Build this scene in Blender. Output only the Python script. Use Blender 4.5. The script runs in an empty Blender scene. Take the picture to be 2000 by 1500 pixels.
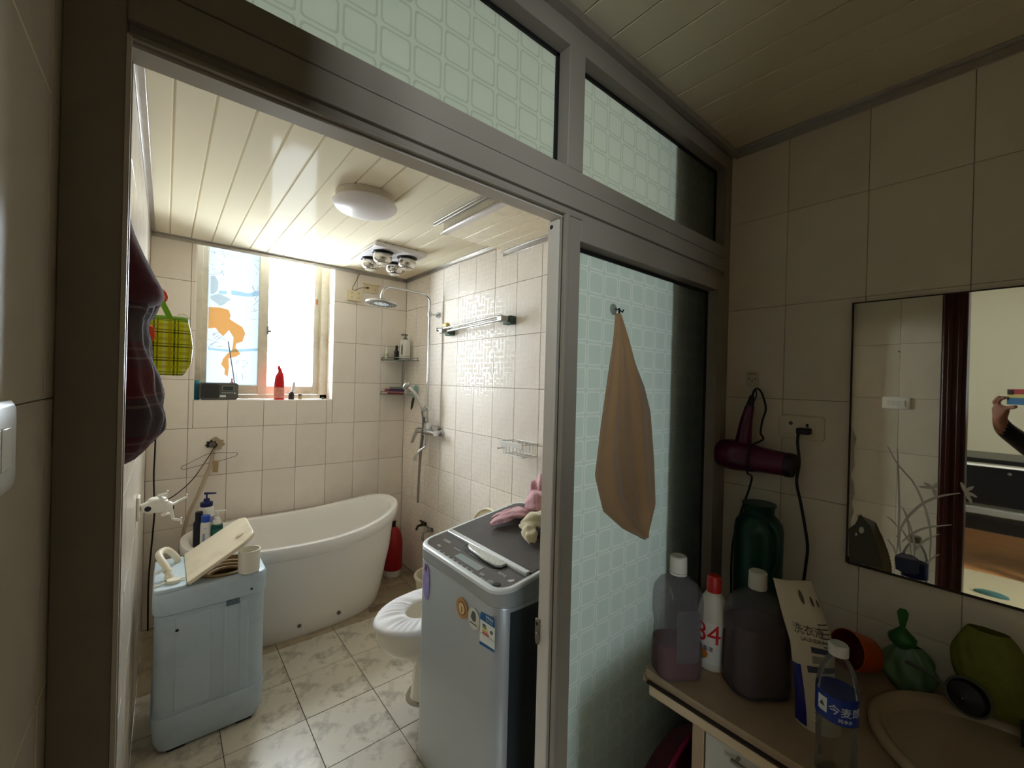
import bpy, bmesh, math, random
from mathutils import Vector, Matrix, noise
random.seed(7)
SC = bpy.context.scene
COL = SC.collection
sin, cos, pi, rad = math.sin, math.cos, math.pi, math.radians

# ---------------------------------------------------------------- camera, sky, exposure
YAW, PIT, ROL, FPX = rad(39.6893), rad(-0.0952), rad(1.4793), 816.345
fwd = Vector((sin(YAW)*cos(PIT), cos(YAW)*cos(PIT), sin(PIT)))
rgt0 = Vector((cos(YAW), -sin(YAW), 0)); up0 = rgt0.cross(fwd)
rgt = cos(ROL)*rgt0 + sin(ROL)*up0; up = -sin(ROL)*rgt0 + cos(ROL)*up0
cam_d = bpy.data.cameras.new('camera'); cam = bpy.data.objects.new('camera', cam_d); COL.objects.link(cam)
m = Matrix((rgt, up, -fwd)).transposed().to_4x4(); m.translation = (0, 0, 1.5)
cam.matrix_world = m
cam_d.sensor_fit = 'HORIZONTAL'; cam_d.sensor_width = 36; cam_d.lens = 36*FPX/2000; cam_d.clip_start = 0.02
SC.camera = cam

world = bpy.data.worlds.new('overcast_sky'); SC.world = world; world.use_nodes = True
bg = world.node_tree.nodes['Background']; bg.inputs[0].default_value = (0.84, 0.93, 1.0, 1); bg.inputs[1].default_value = 40.0

def portal(name, loc, rot, sx, sy):
    l = bpy.data.lights.new(name, 'AREA'); l.shape = 'RECTANGLE'; l.size = sx; l.size_y = sy
    l.cycles.is_portal = True
    o = bpy.data.objects.new(name, l); COL.objects.link(o); o.location = loc; o.rotation_euler = rot
    return o
portal('bathroom_window_portal', (0.545, 3.46, 1.90), (rad(-90), 0, 0), 0.82, 1.12)
portal('next_room_window_portal', (-1.5, -2.16, 1.6), (rad(90), 0, 0), 1.0, 1.2)

vs = SC.view_settings
vs.view_transform = 'Standard'; vs.look = 'None'; vs.gamma = 1.0; vs.use_curve_mapping = False; vs.exposure = 0.2
cy = SC.cycles
cy.max_bounces = 12; cy.diffuse_bounces = 8; cy.glossy_bounces = 6; cy.transmission_bounces = 12; cy.transparent_max_bounces = 16
cy.sample_clamp_indirect = 10.0; cy.caustics_reflective = False; cy.caustics_refractive = False
cy.use_denoising = True; cy.use_adaptive_sampling = True; cy.adaptive_threshold = .015

# ---------------------------------------------------------------- materials
def lin(c):
    if isinstance(c, str):
        c = c.lstrip('#'); c = [int(c[i:i+2], 16)/255 for i in (0, 2, 4)]
        c = [x/12.92 if x <= .04045 else ((x+.055)/1.055)**2.4 for x in c]
    return (c[0], c[1], c[2], 1)
MATS = {}
class NT:
    def __init__(s, mat): s.t = mat.node_tree; s.n = s.t.nodes; s.l = s.t.links
    def add(s, typ, **kw):
        n = s.n.new(typ)
        for k, v in kw.items(): setattr(n, k, v)
        return n
    def link(s, a, b): s.l.new(a, b)
def mat(name, color, rough=.5, metal=0., spec=.5, var=0., vscale=8., bump=0., bscale=60., dirt=None, dscale=3., damt=.5, alpha=1., trans=0., ior=1.45, sheen=0., objvar=0., coat=0., sss=0.):
    """plain procedural material: colour with noise variation, optional stains, optional noise relief"""
    if name in MATS: return MATS[name]
    m = bpy.data.materials.new(name); m.use_nodes = True; MATS[name] = m
    t = NT(m); p = t.n['Principled BSDF']; c = lin(color)
    p.inputs['Base Color'].default_value = c; p.inputs['Roughness'].default_value = rough; p.inputs['Metallic'].default_value = metal
    p.inputs['Specular IOR Level'].default_value = spec; p.inputs['IOR'].default_value = ior
    p.inputs['Transmission Weight'].default_value = trans; p.inputs['Alpha'].default_value = alpha
    p.inputs['Sheen Weight'].default_value = sheen; p.inputs['Coat Weight'].default_value = coat
    co = t.add('ShaderNodeTexCoord').outputs['Object']
    last = None
    def mix(fac, a, b, typ='MIX'):
        x = t.add('ShaderNodeMix', data_type='RGBA', blend_type=typ)
        if hasattr(fac, 'links'): t.link(fac, x.inputs[0])
        else: x.inputs[0].default_value = fac
        for v, i in ((a, 6), (b, 7)):
            if hasattr(v, 'links'): t.link(v, x.inputs[i])
            else: x.inputs[i].default_value = v
        return x.outputs[2]
    col = c
    if var > 0:
        n = t.add('ShaderNodeTexNoise'); n.inputs['Scale'].default_value = vscale; n.inputs['Detail'].default_value = 4; t.link(co, n.inputs['Vector'])
        lo = tuple(x*(1-var) for x in c[:3])+(1,); hi = tuple(min(1, x*(1+var)) for x in c[:3])+(1,)
        col = mix(n.outputs['Fac'], lo, hi)
    if objvar > 0:
        oi = t.add('ShaderNodeObjectInfo'); mr = t.add('ShaderNodeMapRange'); mr.inputs[3].default_value = 1-objvar; mr.inputs[4].default_value = 1.0
        t.link(oi.outputs['Random'], mr.inputs[0]); hs = t.add('ShaderNodeHueSaturation'); t.link(mr.outputs[0], hs.inputs['Value'])
        if hasattr(col, 'links'): t.link(col, hs.inputs['Color'])
        else: hs.inputs['Color'].default_value = col
        col = hs.outputs[0]
    if dirt:
        n = t.add('ShaderNodeTexNoise'); n.inputs['Scale'].default_value = dscale; n.inputs['Detail'].default_value = 8; n.inputs['Roughness'].default_value = .65; t.link(co, n.inputs['Vector'])
        r = t.add('ShaderNodeValToRGB'); r.color_ramp.elements[0].position = .5; r.color_ramp.elements[0].color = (0, 0, 0, 1); r.color_ramp.elements[1].position = .72; r.color_ramp.elements[1].color = (damt, damt, damt, 1)
        t.link(n.outputs['Fac'], r.inputs[0]); col = mix(r.outputs[0], col, lin(dirt))
    if hasattr(col, 'links'): t.link(col, p.inputs['Base Color'])
    if bump > 0:
        n = t.add('ShaderNodeTexNoise'); n.inputs['Scale'].default_value = bscale; n.inputs['Detail'].default_value = 3; t.link(co, n.inputs['Vector'])
        b = t.add('ShaderNodeBump'); b.inputs['Strength'].default_value = bump; b.inputs['Distance'].default_value = .002; t.link(n.outputs['Fac'], b.inputs['Height']); t.link(b.outputs[0], p.inputs['Normal'])
    return m

def glass_pane_mat(name, tint, frost=0.0, fcol=(1, 1, 1)):
    """thin clear pane: transparent with fresnel gloss, plus a share of diffusing film"""
    if name in MATS: return MATS[name]
    m = bpy.data.materials.new(name); m.use_nodes = True; MATS[name] = m; t = NT(m)
    t.n.remove(t.n['Principled BSDF']); out = t.n['Material Output']
    tr = t.add('ShaderNodeBsdfTransparent'); tr.inputs[0].default_value = lin(tint)
    gl = t.add('ShaderNodeBsdfGlossy'); gl.inputs['Roughness'].default_value = .02
    fr = t.add('ShaderNodeFresnel'); fr.inputs[0].default_value = 1.2
    mx = t.add('ShaderNodeMixShader'); t.link(fr.outputs[0], mx.inputs[0]); t.link(tr.outputs[0], mx.inputs[1]); t.link(gl.outputs[0], mx.inputs[2])
    last = mx
    if frost > 0:
        tl = t.add('ShaderNodeBsdfTranslucent'); tl.inputs[0].default_value = lin(fcol)
        m2 = t.add('ShaderNodeMixShader'); m2.inputs[0].default_value = frost; t.link(mx.outputs[0], m2.inputs[1]); t.link(tl.outputs[0], m2.inputs[2]); last = m2
    t.link(last.outputs[0], out.inputs[0])
    return m

def frosted_mat(name, cell_c, line_c, ox):
    """frosted glass with an etched grid of double lines with cut corners; pitch 61 mm"""
    m = bpy.data.materials.new(name); m.use_nodes = True; t = NT(m)
    t.n.remove(t.n['Principled BSDF']); out = t.n['Material Output']
    co = t.add('ShaderNodeTexCoord').outputs['Object']; sx = t.add('ShaderNodeSeparateXYZ'); t.link(co, sx.inputs[0])
    def mth(op, a, b=None, c=None):
        n = t.add('ShaderNodeMath', operation=op)
        for i, v in enumerate((a, b, c)):
            if v is None: continue
            if hasattr(v, 'links'): t.link(v, n.inputs[i])
            else: n.inputs[i].default_value = v
        return n.outputs[0]
    P = .061
    def cell(o, off):   # distance from cell centre, 0 .. P/2
        f = mth('MODULO', mth('ADD', o, off + 100*P), P); return mth('ABSOLUTE', mth('SUBTRACT', f, P/2))
    u = cell(sx.outputs[0], ox-.812); v = cell(sx.outputs[2], -1.792)
    # outline of a cut-corner square: max(u, v, (u+v)*k)
    d = mth('MAXIMUM', mth('MAXIMUM', u, v), mth('MULTIPLY', mth('ADD', u, v), .545))
    edge = mth('ABSOLUTE', mth('SUBTRACT', d, .0262))
    line = mth('LESS_THAN', edge, .0017)
    cm = t.add('ShaderNodeMix', data_type='RGBA'); t.link(line, cm.inputs[0]); cm.inputs[6].default_value = lin(cell_c); cm.inputs[7].default_value = lin(line_c)
    tl = t.add('ShaderNodeBsdfTranslucent'); t.link(cm.outputs[2], tl.inputs[0])
    rf = t.add('ShaderNodeBsdfRefraction'); t.link(cm.outputs[2], rf.inputs['Color']); rf.inputs['Roughness'].default_value = .35; rf.inputs['IOR'].default_value = 1.3
    a = t.add('ShaderNodeMixShader'); a.inputs[0].default_value = .3; t.link(tl.outputs[0], a.inputs[1]); t.link(rf.outputs[0], a.inputs[2])
    b = a
    g = t.add('ShaderNodeBsdfGlossy'); g.inputs['Roughness'].default_value = .25
    fr = t.add('ShaderNodeFresnel'); fr.inputs[0].default_value = 1.35
    c = t.add('ShaderNodeMixShader'); t.link(fr.outputs[0], c.inputs[0]); t.link(b.outputs[0], c.inputs[1]); t.link(g.outputs[0], c.inputs[2])
    t.link(c.outputs[0], out.inputs[0]); return m

def tile_mat(name, color, relief=0.0, rough=.16, objvar=.06):
    m = mat(name, color, rough=rough, spec=.25, var=.04, vscale=3, objvar=objvar, dirt='#8a7a60', dscale=2.2, damt=.16)
    t = NT(m); p = t.n['Principled BSDF']
    if relief:
        co = t.add('ShaderNodeTexCoord').outputs['Object']; sp = t.add('ShaderNodeSeparateXYZ'); t.link(co, sp.inputs[0]); mp = t.add('ShaderNodeCombineXYZ'); t.link(sp.outputs[1], mp.inputs[0]); t.link(sp.outputs[2], mp.inputs[1])
        bs = []
        for rz in (0, 90):
            mm = t.add('ShaderNodeMapping'); mm.inputs['Rotation'].default_value = (0, 0, rad(rz)); t.link(mp.outputs[0], mm.inputs[0])
            b = t.add('ShaderNodeTexBrick'); b.inputs['Scale'].default_value = 1; b.inputs['Mortar Size'].default_value = .0045; b.inputs['Brick Width'].default_value = .075; b.inputs['Row Height'].default_value = .032
            b.inputs['Mortar Smooth'].default_value = .3; t.link(mm.outputs[0], b.inputs['Vector']); bs.append(b)
        n = t.add('ShaderNodeTexChecker'); n.inputs['Scale'].default_value = 14; t.link(mp.outputs[0], n.inputs['Vector'])
        mx = t.add('ShaderNodeMix', data_type='FLOAT'); t.link(n.outputs['Fac'], mx.inputs[0]); t.link(bs[0].outputs['Fac'], mx.inputs[2]); t.link(bs[1].outputs['Fac'], mx.inputs[3])
        rr = t.add('ShaderNodeMapRange'); rr.inputs[3].default_value = .48; rr.inputs[4].default_value = .2; t.link(mx.outputs[0], rr.inputs[0]); t.link(rr.outputs[0], p.inputs['Roughness'])
        sr = t.add('ShaderNodeMapRange'); sr.inputs[3].default_value = .03; sr.inputs[4].default_value = .55; t.link(mx.outputs[0], sr.inputs[0]); t.link(sr.outputs[0], p.inputs['Specular IOR Level'])
        bu = t.add('ShaderNodeBump'); bu.inputs['Strength'].default_value = relief*.15; bu.inputs['Distance'].default_value = .001; t.link(mx.outputs[0], bu.inputs['Height']); t.link(bu.outputs[0], p.inputs['Normal'])
    return m

def satin_film_mat(name, color, gloss, rough):
    """plastic strip with a faint even sheen"""
    m = bpy.data.materials.new(name); m.use_nodes = True; MATS[name] = m; t = NT(m); t.n.remove(t.n['Principled BSDF'])
    oi = t.add('ShaderNodeObjectInfo'); mr = t.add('ShaderNodeMapRange'); mr.inputs[3].default_value = .96; t.link(oi.outputs['Random'], mr.inputs[0])
    hs = t.add('ShaderNodeHueSaturation'); hs.inputs['Color'].default_value = lin(color); t.link(mr.outputs[0], hs.inputs['Value'])
    d = t.add('ShaderNodeBsdfDiffuse'); t.link(hs.outputs[0], d.inputs[0]); g = t.add('ShaderNodeBsdfGlossy'); g.inputs['Roughness'].default_value = rough
    x = t.add('ShaderNodeMixShader'); x.inputs[0].default_value = gloss; t.link(d.outputs[0], x.inputs[1]); t.link(g.outputs[0], x.inputs[2]); t.link(x.outputs[0], t.n['Material Output'].inputs[0])
    return m

def stripes_mat(name, base, bands, axis_u=0, axis_v=2, rough=.85, sheen=.3, bump=.2, jitter=.0, trans_mix=0.):
    """woven check: bands = list of (axis 'u'/'v', pitch, centre, half width, colour, strength)"""
    m = mat(name, base, rough=rough, sheen=sheen, bump=bump, bscale=300)
    t = NT(m); p = t.n['Principled BSDF']
    co = t.add('ShaderNodeTexCoord').outputs['Object']
    if jitter:
        n = t.add('ShaderNodeTexNoise'); n.inputs['Scale'].default_value = 9; t.link(co, n.inputs['Vector'])
        vm = t.add('ShaderNodeVectorMath', operation='MULTIPLY_ADD'); t.link(n.outputs['Color'], vm.inputs[0]); vm.inputs[1].default_value = (jitter,)*3; t.link(co, vm.inputs[2]); co = vm.outputs[0]
    sx = t.add('ShaderNodeSeparateXYZ'); t.link(co, sx.inputs[0])
    col = None
    for ax, pitch, cen, hw, c, s in bands:
        o = sx.outputs[axis_u if ax == 'u' else axis_v]
        def mth(op, a, b):
            n = t.add('ShaderNodeMath', operation=op)
            for i, v in enumerate((a, b)):
                if hasattr(v, 'links'): t.link(v, n.inputs[i])
                else: n.inputs[i].default_value = v
            return n.outputs[0]
        f = mth('ABSOLUTE', mth('SUBTRACT', mth('MODULO', mth('ADD', o, 100*pitch-cen+pitch/2), pitch), pitch/2), 0)
        k = mth('MULTIPLY', mth('LESS_THAN', f, hw), s)
        x = t.add('ShaderNodeMix', data_type='RGBA'); t.link(k, x.inputs[0])
        if col is None: x.inputs[6].default_value = lin(base)
        else: t.link(col, x.inputs[6])
        x.inputs[7].default_value = lin(c); col = x.outputs[2]
    t.link(col, p.inputs['Base Color'])
    if trans_mix:
        tl = t.add('ShaderNodeBsdfTranslucent'); t.link(col, tl.inputs[0]); mx = t.add('ShaderNodeMixShader'); mx.inputs[0].default_value = trans_mix
        t.link(p.outputs[0], mx.inputs[1]); t.link(tl.outputs[0], mx.inputs[2]); t.link(mx.outputs[0], t.n['Material Output'].inputs[0])
    return m

# ---------------------------------------------------------------- mesh building
class MB:
    def __init__(s): s.v = []; s.f = []
    def box(s, x0, x1, y0, y1, z0, z1):
        k = len(s.v)
        s.v += [(x, y, z) for z in (z0, z1) for y in (y0, y1) for x in (x0, x1)]
        s.f += [tuple(k+i for i in q) for q in ((0, 2, 3, 1), (4, 5, 7, 6), (0, 1, 5, 4), (2, 6, 7, 3), (0, 4, 6, 2), (1, 3, 7, 5))]
        return s
    def loft(s, rings, cap0=True, cap1=True, closed=True):
        k = len(s.v); n = len(rings[0])
        for r in rings: s.v += [tuple(p) for p in r]
        for i in range(len(rings)-1):
            for j in range(n if closed else n-1):
                a = k+i*n+j; b = k+i*n+(j+1) % n; s.f.append((a, b, b+n, a+n))
        if cap0: s.f.append(tuple(k+j for j in reversed(range(n))))
        if cap1: s.f.append(tuple(k+(len(rings)-1)*n+j for j in range(n)))
        return s
    def lathe(s, prof, c=(0, 0, 0), axis='z', seg=24, M=None, sx=1., sy=1., cap0=True, cap1=True):
        rings = []
        for r, h in prof:
            ring = []
            for j in range(seg):
                a = 2*pi*j/seg; x, y = r*cos(a)*sx, r*sin(a)*sy
                p = Vector((x, y, h)) if axis == 'z' else (Vector((h, x, y)) if axis == 'x' else Vector((y, h, x)))
                if M is not None: p = M @ p
                ring.append(p+Vector(c))
            rings.append(ring)
        return s.loft(rings, cap0, cap1)
    def tube(s, pts, r, seg=10, smooth=0, r2=None):
        pts = [Vector(p) for p in pts]
        if smooth:
            q = []
            P = [pts[0]*2-pts[1]]+pts+[pts[-1]*2-pts[-2]]
            for i in range(1, len(P)-2):
                for j in range(smooth):
                    u = j/smooth; a, b, c, d = P[i-1:i+3]
                    q.append(.5*((2*b)+(c-a)*u+(2*a-5*b+4*c-d)*u*u+(3*b-a-3*c+d)*u**3))
            q.append(pts[-1]); pts = q
        n = len(pts); rings = []; t0 = (pts[1]-pts[0]).normalized()
        ref = Vector((0, 0, 1)) if abs(t0.z) < .9 else Vector((1, 0, 0))
        u = t0.cross(ref).normalized()
        for i, p in enumerate(pts):
            t = (pts[min(i+1, n-1)]-pts[max(i-1, 0)]).normalized()
            u = (u-t*u.dot(t)); u = u.normalized() if u.length > 1e-6 else t.orthogonal().normalized(); w = t.cross(u)
            rr = r if r2 is None else r+(r2-r)*i/(n-1)
            if callable(r): rr = r(i/(n-1))
            rings.append([p+rr*(cos(2*pi*j/seg)*u+sin(2*pi*j/seg)*w) for j in range(seg)])
        return s.loft(rings)
    def prism(s, poly, ax, d0, d1):
        """polygon in the plane across axis ax (x: (y,z); y: (x,z); z: (x,y)) pulled from d0 to d1"""
        def P(a, b, d): return {'x': (d, a, b), 'y': (a, d, b), 'z': (a, b, d)}[ax]
        return s.loft([[P(a, b, d0) for a, b in poly], [P(a, b, d1) for a, b in poly]])
    def grid(s, fn, nu, nv):
        k = len(s.v)
        for i in range(nu+1):
            for j in range(nv+1): s.v.append(tuple(fn(i/nu, j/nv)))
        for i in range(nu):
            for j in range(nv):
                a = k+i*(nv+1)+j; s.f.append((a, a+nv+1, a+nv+2, a+1))
        return s
    def mapv(s, fn): s.v = [tuple(fn(Vector(p))) for p in s.v]; return s
def rrect(cx, cy, hx, hy, r, z=None, n=5):
    pts = []
    r = min(r, hx-1e-4, hy-1e-4)
    for k, (sx, sy) in enumerate(((1, 1), (-1, 1), (-1, -1), (1, -1))):
        for i in range(n+1):
            a = pi/2*k+pi/2*i/n; pts.append((cx+sx*(hx-r)+r*cos(a), cy+sy*(hy-r)+r*sin(a)))
    return pts if z is None else [(x, y, z) for x, y in pts]
def sup(cx, cy, a, b, z, e=2.6, n=40):
    out = []
    for i in range(n):
        t = 2*pi*i/n; c, s_ = cos(t), sin(t)
        out.append((cx+a*math.copysign(abs(c)**(2/e), c), cy+b*math.copysign(abs(s_)**(2/e), s_), z if not callable(z) else z(cx+a*math.copysign(abs(c)**(2/e), c))))
    return out

ORG = {}
def thing(name, label, cat, loc, group=None):
    o = bpy.data.objects.new(name, None); o.empty_display_size = .05; COL.objects.link(o); o.location = loc
    o['label'] = label; o['category'] = cat
    if group: o['group'] = group
    ORG[o.name] = Vector(loc); return o
def obj(name, mb, material, parent=None, bevel=0, bseg=2, subsurf=0, solid=0, flat=False, angle=38, M=None, kind=None, label=None, soff=0):
    me = bpy.data.meshes.new(name)
    vs_ = [Vector(p) for p in mb.v]
    if M is not None: vs_ = [M @ p for p in vs_]
    if parent is not None: L = ORG[parent.name]
    else:
        xs, ys, zs = zip(*vs_); L = Vector(((min(xs)+max(xs))/2, (min(ys)+max(ys))/2, min(zs)))
    me.from_pydata([tuple(p-L) for p in vs_], [], mb.f); me.update()
    bm = bmesh.new(); bm.from_mesh(me); bmesh.ops.recalc_face_normals(bm, faces=bm.faces); bm.to_mesh(me); bm.free()
    for i_m in (material if isinstance(material, (list, tuple)) else [material]): me.materials.append(i_m)
    if not flat:
        me.shade_smooth(); me.set_sharp_from_angle(angle=rad(angle))
    o = bpy.data.objects.new(name, me); COL.objects.link(o)
    if parent is not None: o.parent = parent; ORG[o.name] = L
    else: o.location = L; ORG[o.name] = L
    if bevel: b = o.modifiers.new('bevel', 'BEVEL'); b.width = bevel; b.segments = bseg; b.limit_method = 'ANGLE'; b.angle_limit = rad(35); b.harden_normals = False
    if solid: s_ = o.modifiers.new('thickness', 'SOLIDIFY'); s_.thickness = solid; s_.offset = soff
    if subsurf: s_ = o.modifiers.new('smooth', 'SUBSURF'); s_.levels = subsurf; s_.render_levels = subsurf
    if kind: o['kind'] = kind
    if label: o['label'] = label
    return o
def tag(o, label, cat, group=None):
    o['label'] = label; o['category'] = cat
    if group: o['group'] = group
    return o
def struct(name, mb, material, label=None, parent=None, **kw):
    o = obj(name, mb, material, parent, **kw)
    if parent is None:
        o['kind'] = 'structure'; o['category'] = name.split('_')[0]
        if label: o['label'] = label
    return o
def text(name, s, size, M, material, parent, ext=.0002, align='CENTER', fn=None):
    c = bpy.data.curves.new(name, 'FONT'); c.body = s; c.size = size; c.align_x = align; c.align_y = 'CENTER'; c.extrude = ext; c.resolution_u = 3
    o = bpy.data.objects.new(name, c); COL.objects.link(o)
    me = bpy.data.meshes.new_from_object(o.evaluated_get(bpy.context.evaluated_depsgraph_get()))
    bpy.data.objects.remove(o); bpy.data.curves.remove(c)
    if fn is not None:      # fine enough to follow a curved surface
        bm = bmesh.new(); bm.from_mesh(me); bmesh.ops.triangulate(bm, faces=bm.faces[:])
        for _ in range(5):
            le = [e for e in bm.edges if e.calc_length() > .14*size]
            if not le: break
            bmesh.ops.subdivide_edges(bm, edges=le, cuts=1); bmesh.ops.triangulate(bm, faces=bm.faces[:])
        bm.to_mesh(me); bm.free()
    mb = MB(); mb.v = [tuple(M @ v.co) if fn is None else tuple(fn(v.co)) for v in me.vertices]; mb.f = [tuple(p.vertices) for p in me.polygons]
    bpy.data.meshes.remove(me)
    return obj(name, mb, material, parent, flat=True)
def frame(o, x, y):
    """matrix with local x -> x, local y -> y, z -> x cross y, at o"""
    x = Vector(x).normalized(); y = Vector(y).normalized(); z = x.cross(y)
    M_ = Matrix((x, y, z)).transposed().to_4x4(); M_.translation = o; return M_
SHARED = {}
def piece(name, size, loc, material, parent, bev=.0012):
    """one tile or plank: a box with a chamfered face; alike sizes share mesh data"""
    key = (name, tuple(round(s_, 4) for s_ in size), material.name)
    if key not in SHARED:
        hx, hy, hz = [s_/2 for s_ in size]; mb = MB().box(-hx, hx, -hy, hy, -hz, hz)
        me = bpy.data.meshes.new(name); me.from_pydata(mb.v, [], mb.f); me.update()
        bm = bmesh.new(); bm.from_mesh(me); bmesh.ops.recalc_face_normals(bm, faces=bm.faces)
        if bev: bmesh.ops.bevel(bm, geom=bm.edges[:], offset=bev, segments=1, affect='EDGES')
        bm.to_mesh(me); bm.free(); me.materials.append(material); SHARED[key] = me
    o = bpy.data.objects.new(name, SHARED[key]); COL.objects.link(o); o.parent = parent; o.location = Vector(loc)-ORG[parent.name]
    return o
# ---------------------------------------------------------------- the setting
XL, XR, YP, YW, ZC = -0.08, 1.522, 0.65, 3.225, 2.33
XLW = -.091
M_TILE = tile_mat('cream_wall_tile', '#eee5da'); M_TILE_R = tile_mat('cream_relief_tile', '#eee5da', relief=1.0, rough=.27)
M_TILE_W = tile_mat('washroom_tile', '#e6dcc8')
M_GROUT = mat('grout', '#8d7c66', rough=.9, var=.2, vscale=20)
M_FTILE = mat('floor_tile', '#ddd5c6', rough=.3, var=.12, vscale=5, objvar=.08, dirt='#54483a', dscale=9, damt=.75, bump=.15, bscale=30)
M_FGROUT = mat('floor_grout', '#5b4a3d', rough=.9)
M_PVC = satin_film_mat('ceiling_plastic', '#e6ddc5', .007, .08)
M_PVCW = mat('washroom_ceiling_plastic', '#e6dabb', rough=.3, objvar=.05)
M_ALU = mat('aluminium_trim', '#b9b3ad', rough=.3, metal=.8, var=.15, vscale=25)
M_FRAME = mat('frame_enamel', '#91887b', rough=.55, spec=.3, var=.05, vscale=6, bump=.03)
M_FRAME_IN = mat('frame_enamel_lit', '#cfc8bb', rough=.4, var=.05)  # same frame enamel, paler: window light on the inner faces put into the colour
M_GASKET = mat('black_gasket', '#0d0c0b', rough=.6)
M_WHITEP = mat('white_plaster', '#d9d2c0', rough=.8)
M_WINFR = mat('window_enamel', '#cfc9b6', rough=.35, var=.06, dirt='#7a5a35', dscale=6, damt=.35)
M_BROWN = mat('brown_wood', '#3a1208', rough=.35, var=.35, vscale=14)

fl = struct('floor', MB().box(XL-.12, XR+.12, -1.3, YW+.15, -.1, -.002), M_FGROUT, 'stained beige stone-look square floor tiles')
def lines(a0, step, lo, hi):
    k = math.floor((lo-a0)/step); out = [lo]
    while True:
        k += 1; v = a0+k*step
        if v >= hi-.004: break
        if v > lo+.004: out.append(v)
    return out+[hi]
def tiles(parent, us, vs_, place, mtl, gap=.0023, th=.008, name='tile', hole=None):
    for i in range(len(us)-1):
        for j in range(len(vs_)-1):
            rs = [(us[i], us[i+1], vs_[j], vs_[j+1])]
            if hole:
                a, b, c, d = hole; u0, u1, v0, v1 = rs[0]
                if u1 > a and u0 < b and v1 > c and v0 < d:
                    rs = []
                    if u0 < a: rs.append((u0, a, v0, v1))
                    if u1 > b: rs.append((b, u1, v0, v1))
                    if v0 < c: rs.append((max(u0, a), min(u1, b), v0, c))
                    if v1 > d: rs.append((max(u0, a), min(u1, b), d, v1))
            for u0, u1, v0, v1 in rs:
                if u1-u0 < .01 or v1-v0 < .01: continue
                place(parent, (u0+u1)/2, (v0+v1)/2, u1-u0-gap, v1-v0-gap, th, mtl, name)
def pl_floor(p, u, v, du, dv, th, m_, n): piece(n, (du, dv, th), (u, v, -th/2+random.uniform(-.0004, .0004)), m_, p)
def pl_back(p, u, v, du, dv, th, m_, n): piece(n, (du, th, dv), (u, YW+th/2+random.uniform(-.0003, .0003), v), m_, p)
def pl_right(p, u, v, du, dv, th, m_, n): piece(n, (th, du, dv), (XR+th/2+random.uniform(-.0003, .0003), u, v), m_, p)
def pl_left(p, u, v, du, dv, th, m_, n): piece(n, (th, du, dv), (XL-th/2+random.uniform(-.0003, .0003), u, v), m_, p)
M_FTILE_BR = mat('browner_floor_tile', '#b7a88e', rough=.4, var=.2, vscale=4, objvar=.08, dirt='#5d4a33', dscale=6, damt=.7, bump=.15, bscale=30)  # darker, browner version of the floor tile for the back rows
tiles(fl, lines(.205, .3, XL, XR), lines(1.665, .302, .2, 2.57), pl_floor, M_FTILE, gap=.0028)
tiles(fl, lines(.205, .3, XL, XR), [2.57, 2.872, YW], pl_floor, M_FTILE_BR, gap=.0028)

ZR = lines(2.372, .3, 0, ZC)
WX0, WX1, WZ0, WZ1 = .135, .955, 1.345, 2.46       # window opening
wb = MB(); G = .0065
wb.box(XL-.12, WX0, YW+G, YW+.24, 0, 2.5).box(WX1, XR+.12, YW+G, YW+.24, 0, 2.5).box(WX0, WX1, YW+G, YW+.24, 0, WZ0-.012).box(WX0, WX1, YW+G, YW+.24, WZ1, 2.5)
wall_b = struct('wall_back', wb, M_GROUT, 'cream tiled wall around the bright window', flat=True)
tiles(wall_b, lines(XR-.2049, .2009, XL, XR), ZR, pl_back, M_TILE, hole=(WX0, WX1, WZ0, 9))
for a, b in zip(lines(2.372, .3, WZ0, 2.46)[:-1], lines(2.372, .3, WZ0, 2.46)[1:]):
    piece('tile', (.008, .145, b-a-.0022), (WX1+.001, YW+.0745, (a+b)/2), M_TILE, wall_b)
    piece('tile', (.008, .145, b-a-.0022), (WX0-.001, YW+.0745, (a+b)/2), M_TILE, wall_b)
for a, b in zip(lines(XR-.2049, .2009, WX0, WX1)[:-1], lines(XR-.2049, .2009, WX0, WX1)[1:]):
    piece('tile', (b-a-.002, .147, .01), ((a+b)/2, YW+.0735, WZ0-.005), M_TILE, wall_b)
wr = struct('wall_right', MB().box(XR+G, XR+.14, -1.3, YW+.2, 0, 2.5), M_GROUT, 'cream tiled wall with shower, towel rail and mirror')
tiles(wr, lines(3.036, -.204, .72, YW) if 0 else sorted(set([.72, YW]+[3.036-.204*k for k in range(12) if 3.036-.204*k > .73])), ZR, pl_right, M_TILE_R)
tiles(wr, sorted([.72, .655]), ZR, pl_right, M_TILE_W, gap=.001)
tiles(wr, sorted([.655, -.7]+[.475-.2*k for k in range(6)]), ZR, pl_right, M_TILE_W, gap=.001)
wl = struct('wall_left', MB().box(XL-.12, XL-G, .66, YW+.2, 0, 2.5).box(XL-.12, XLW-G, .246, .66, 0, 2.5), M_GROUT, 'cream tiled wall beside the door frame')
tiles(wl, sorted([.70, YW]+[3.03-.2*k for k in range(12) if 3.03-.2*k > .72]), ZR, pl_left, M_TILE)
def pl_left_w(p, u, v, du, dv, th, m_, n): piece(n, (th, du, dv), (XLW-th/2+random.uniform(-.0003, .0003), u, v), m_, p)
tiles(wl, [.25, .41, .61, .66], ZR, pl_left_w, M_TILE_W, gap=.001); tiles(wl, [.66, .70], ZR, pl_left, M_TILE_W)

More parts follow.
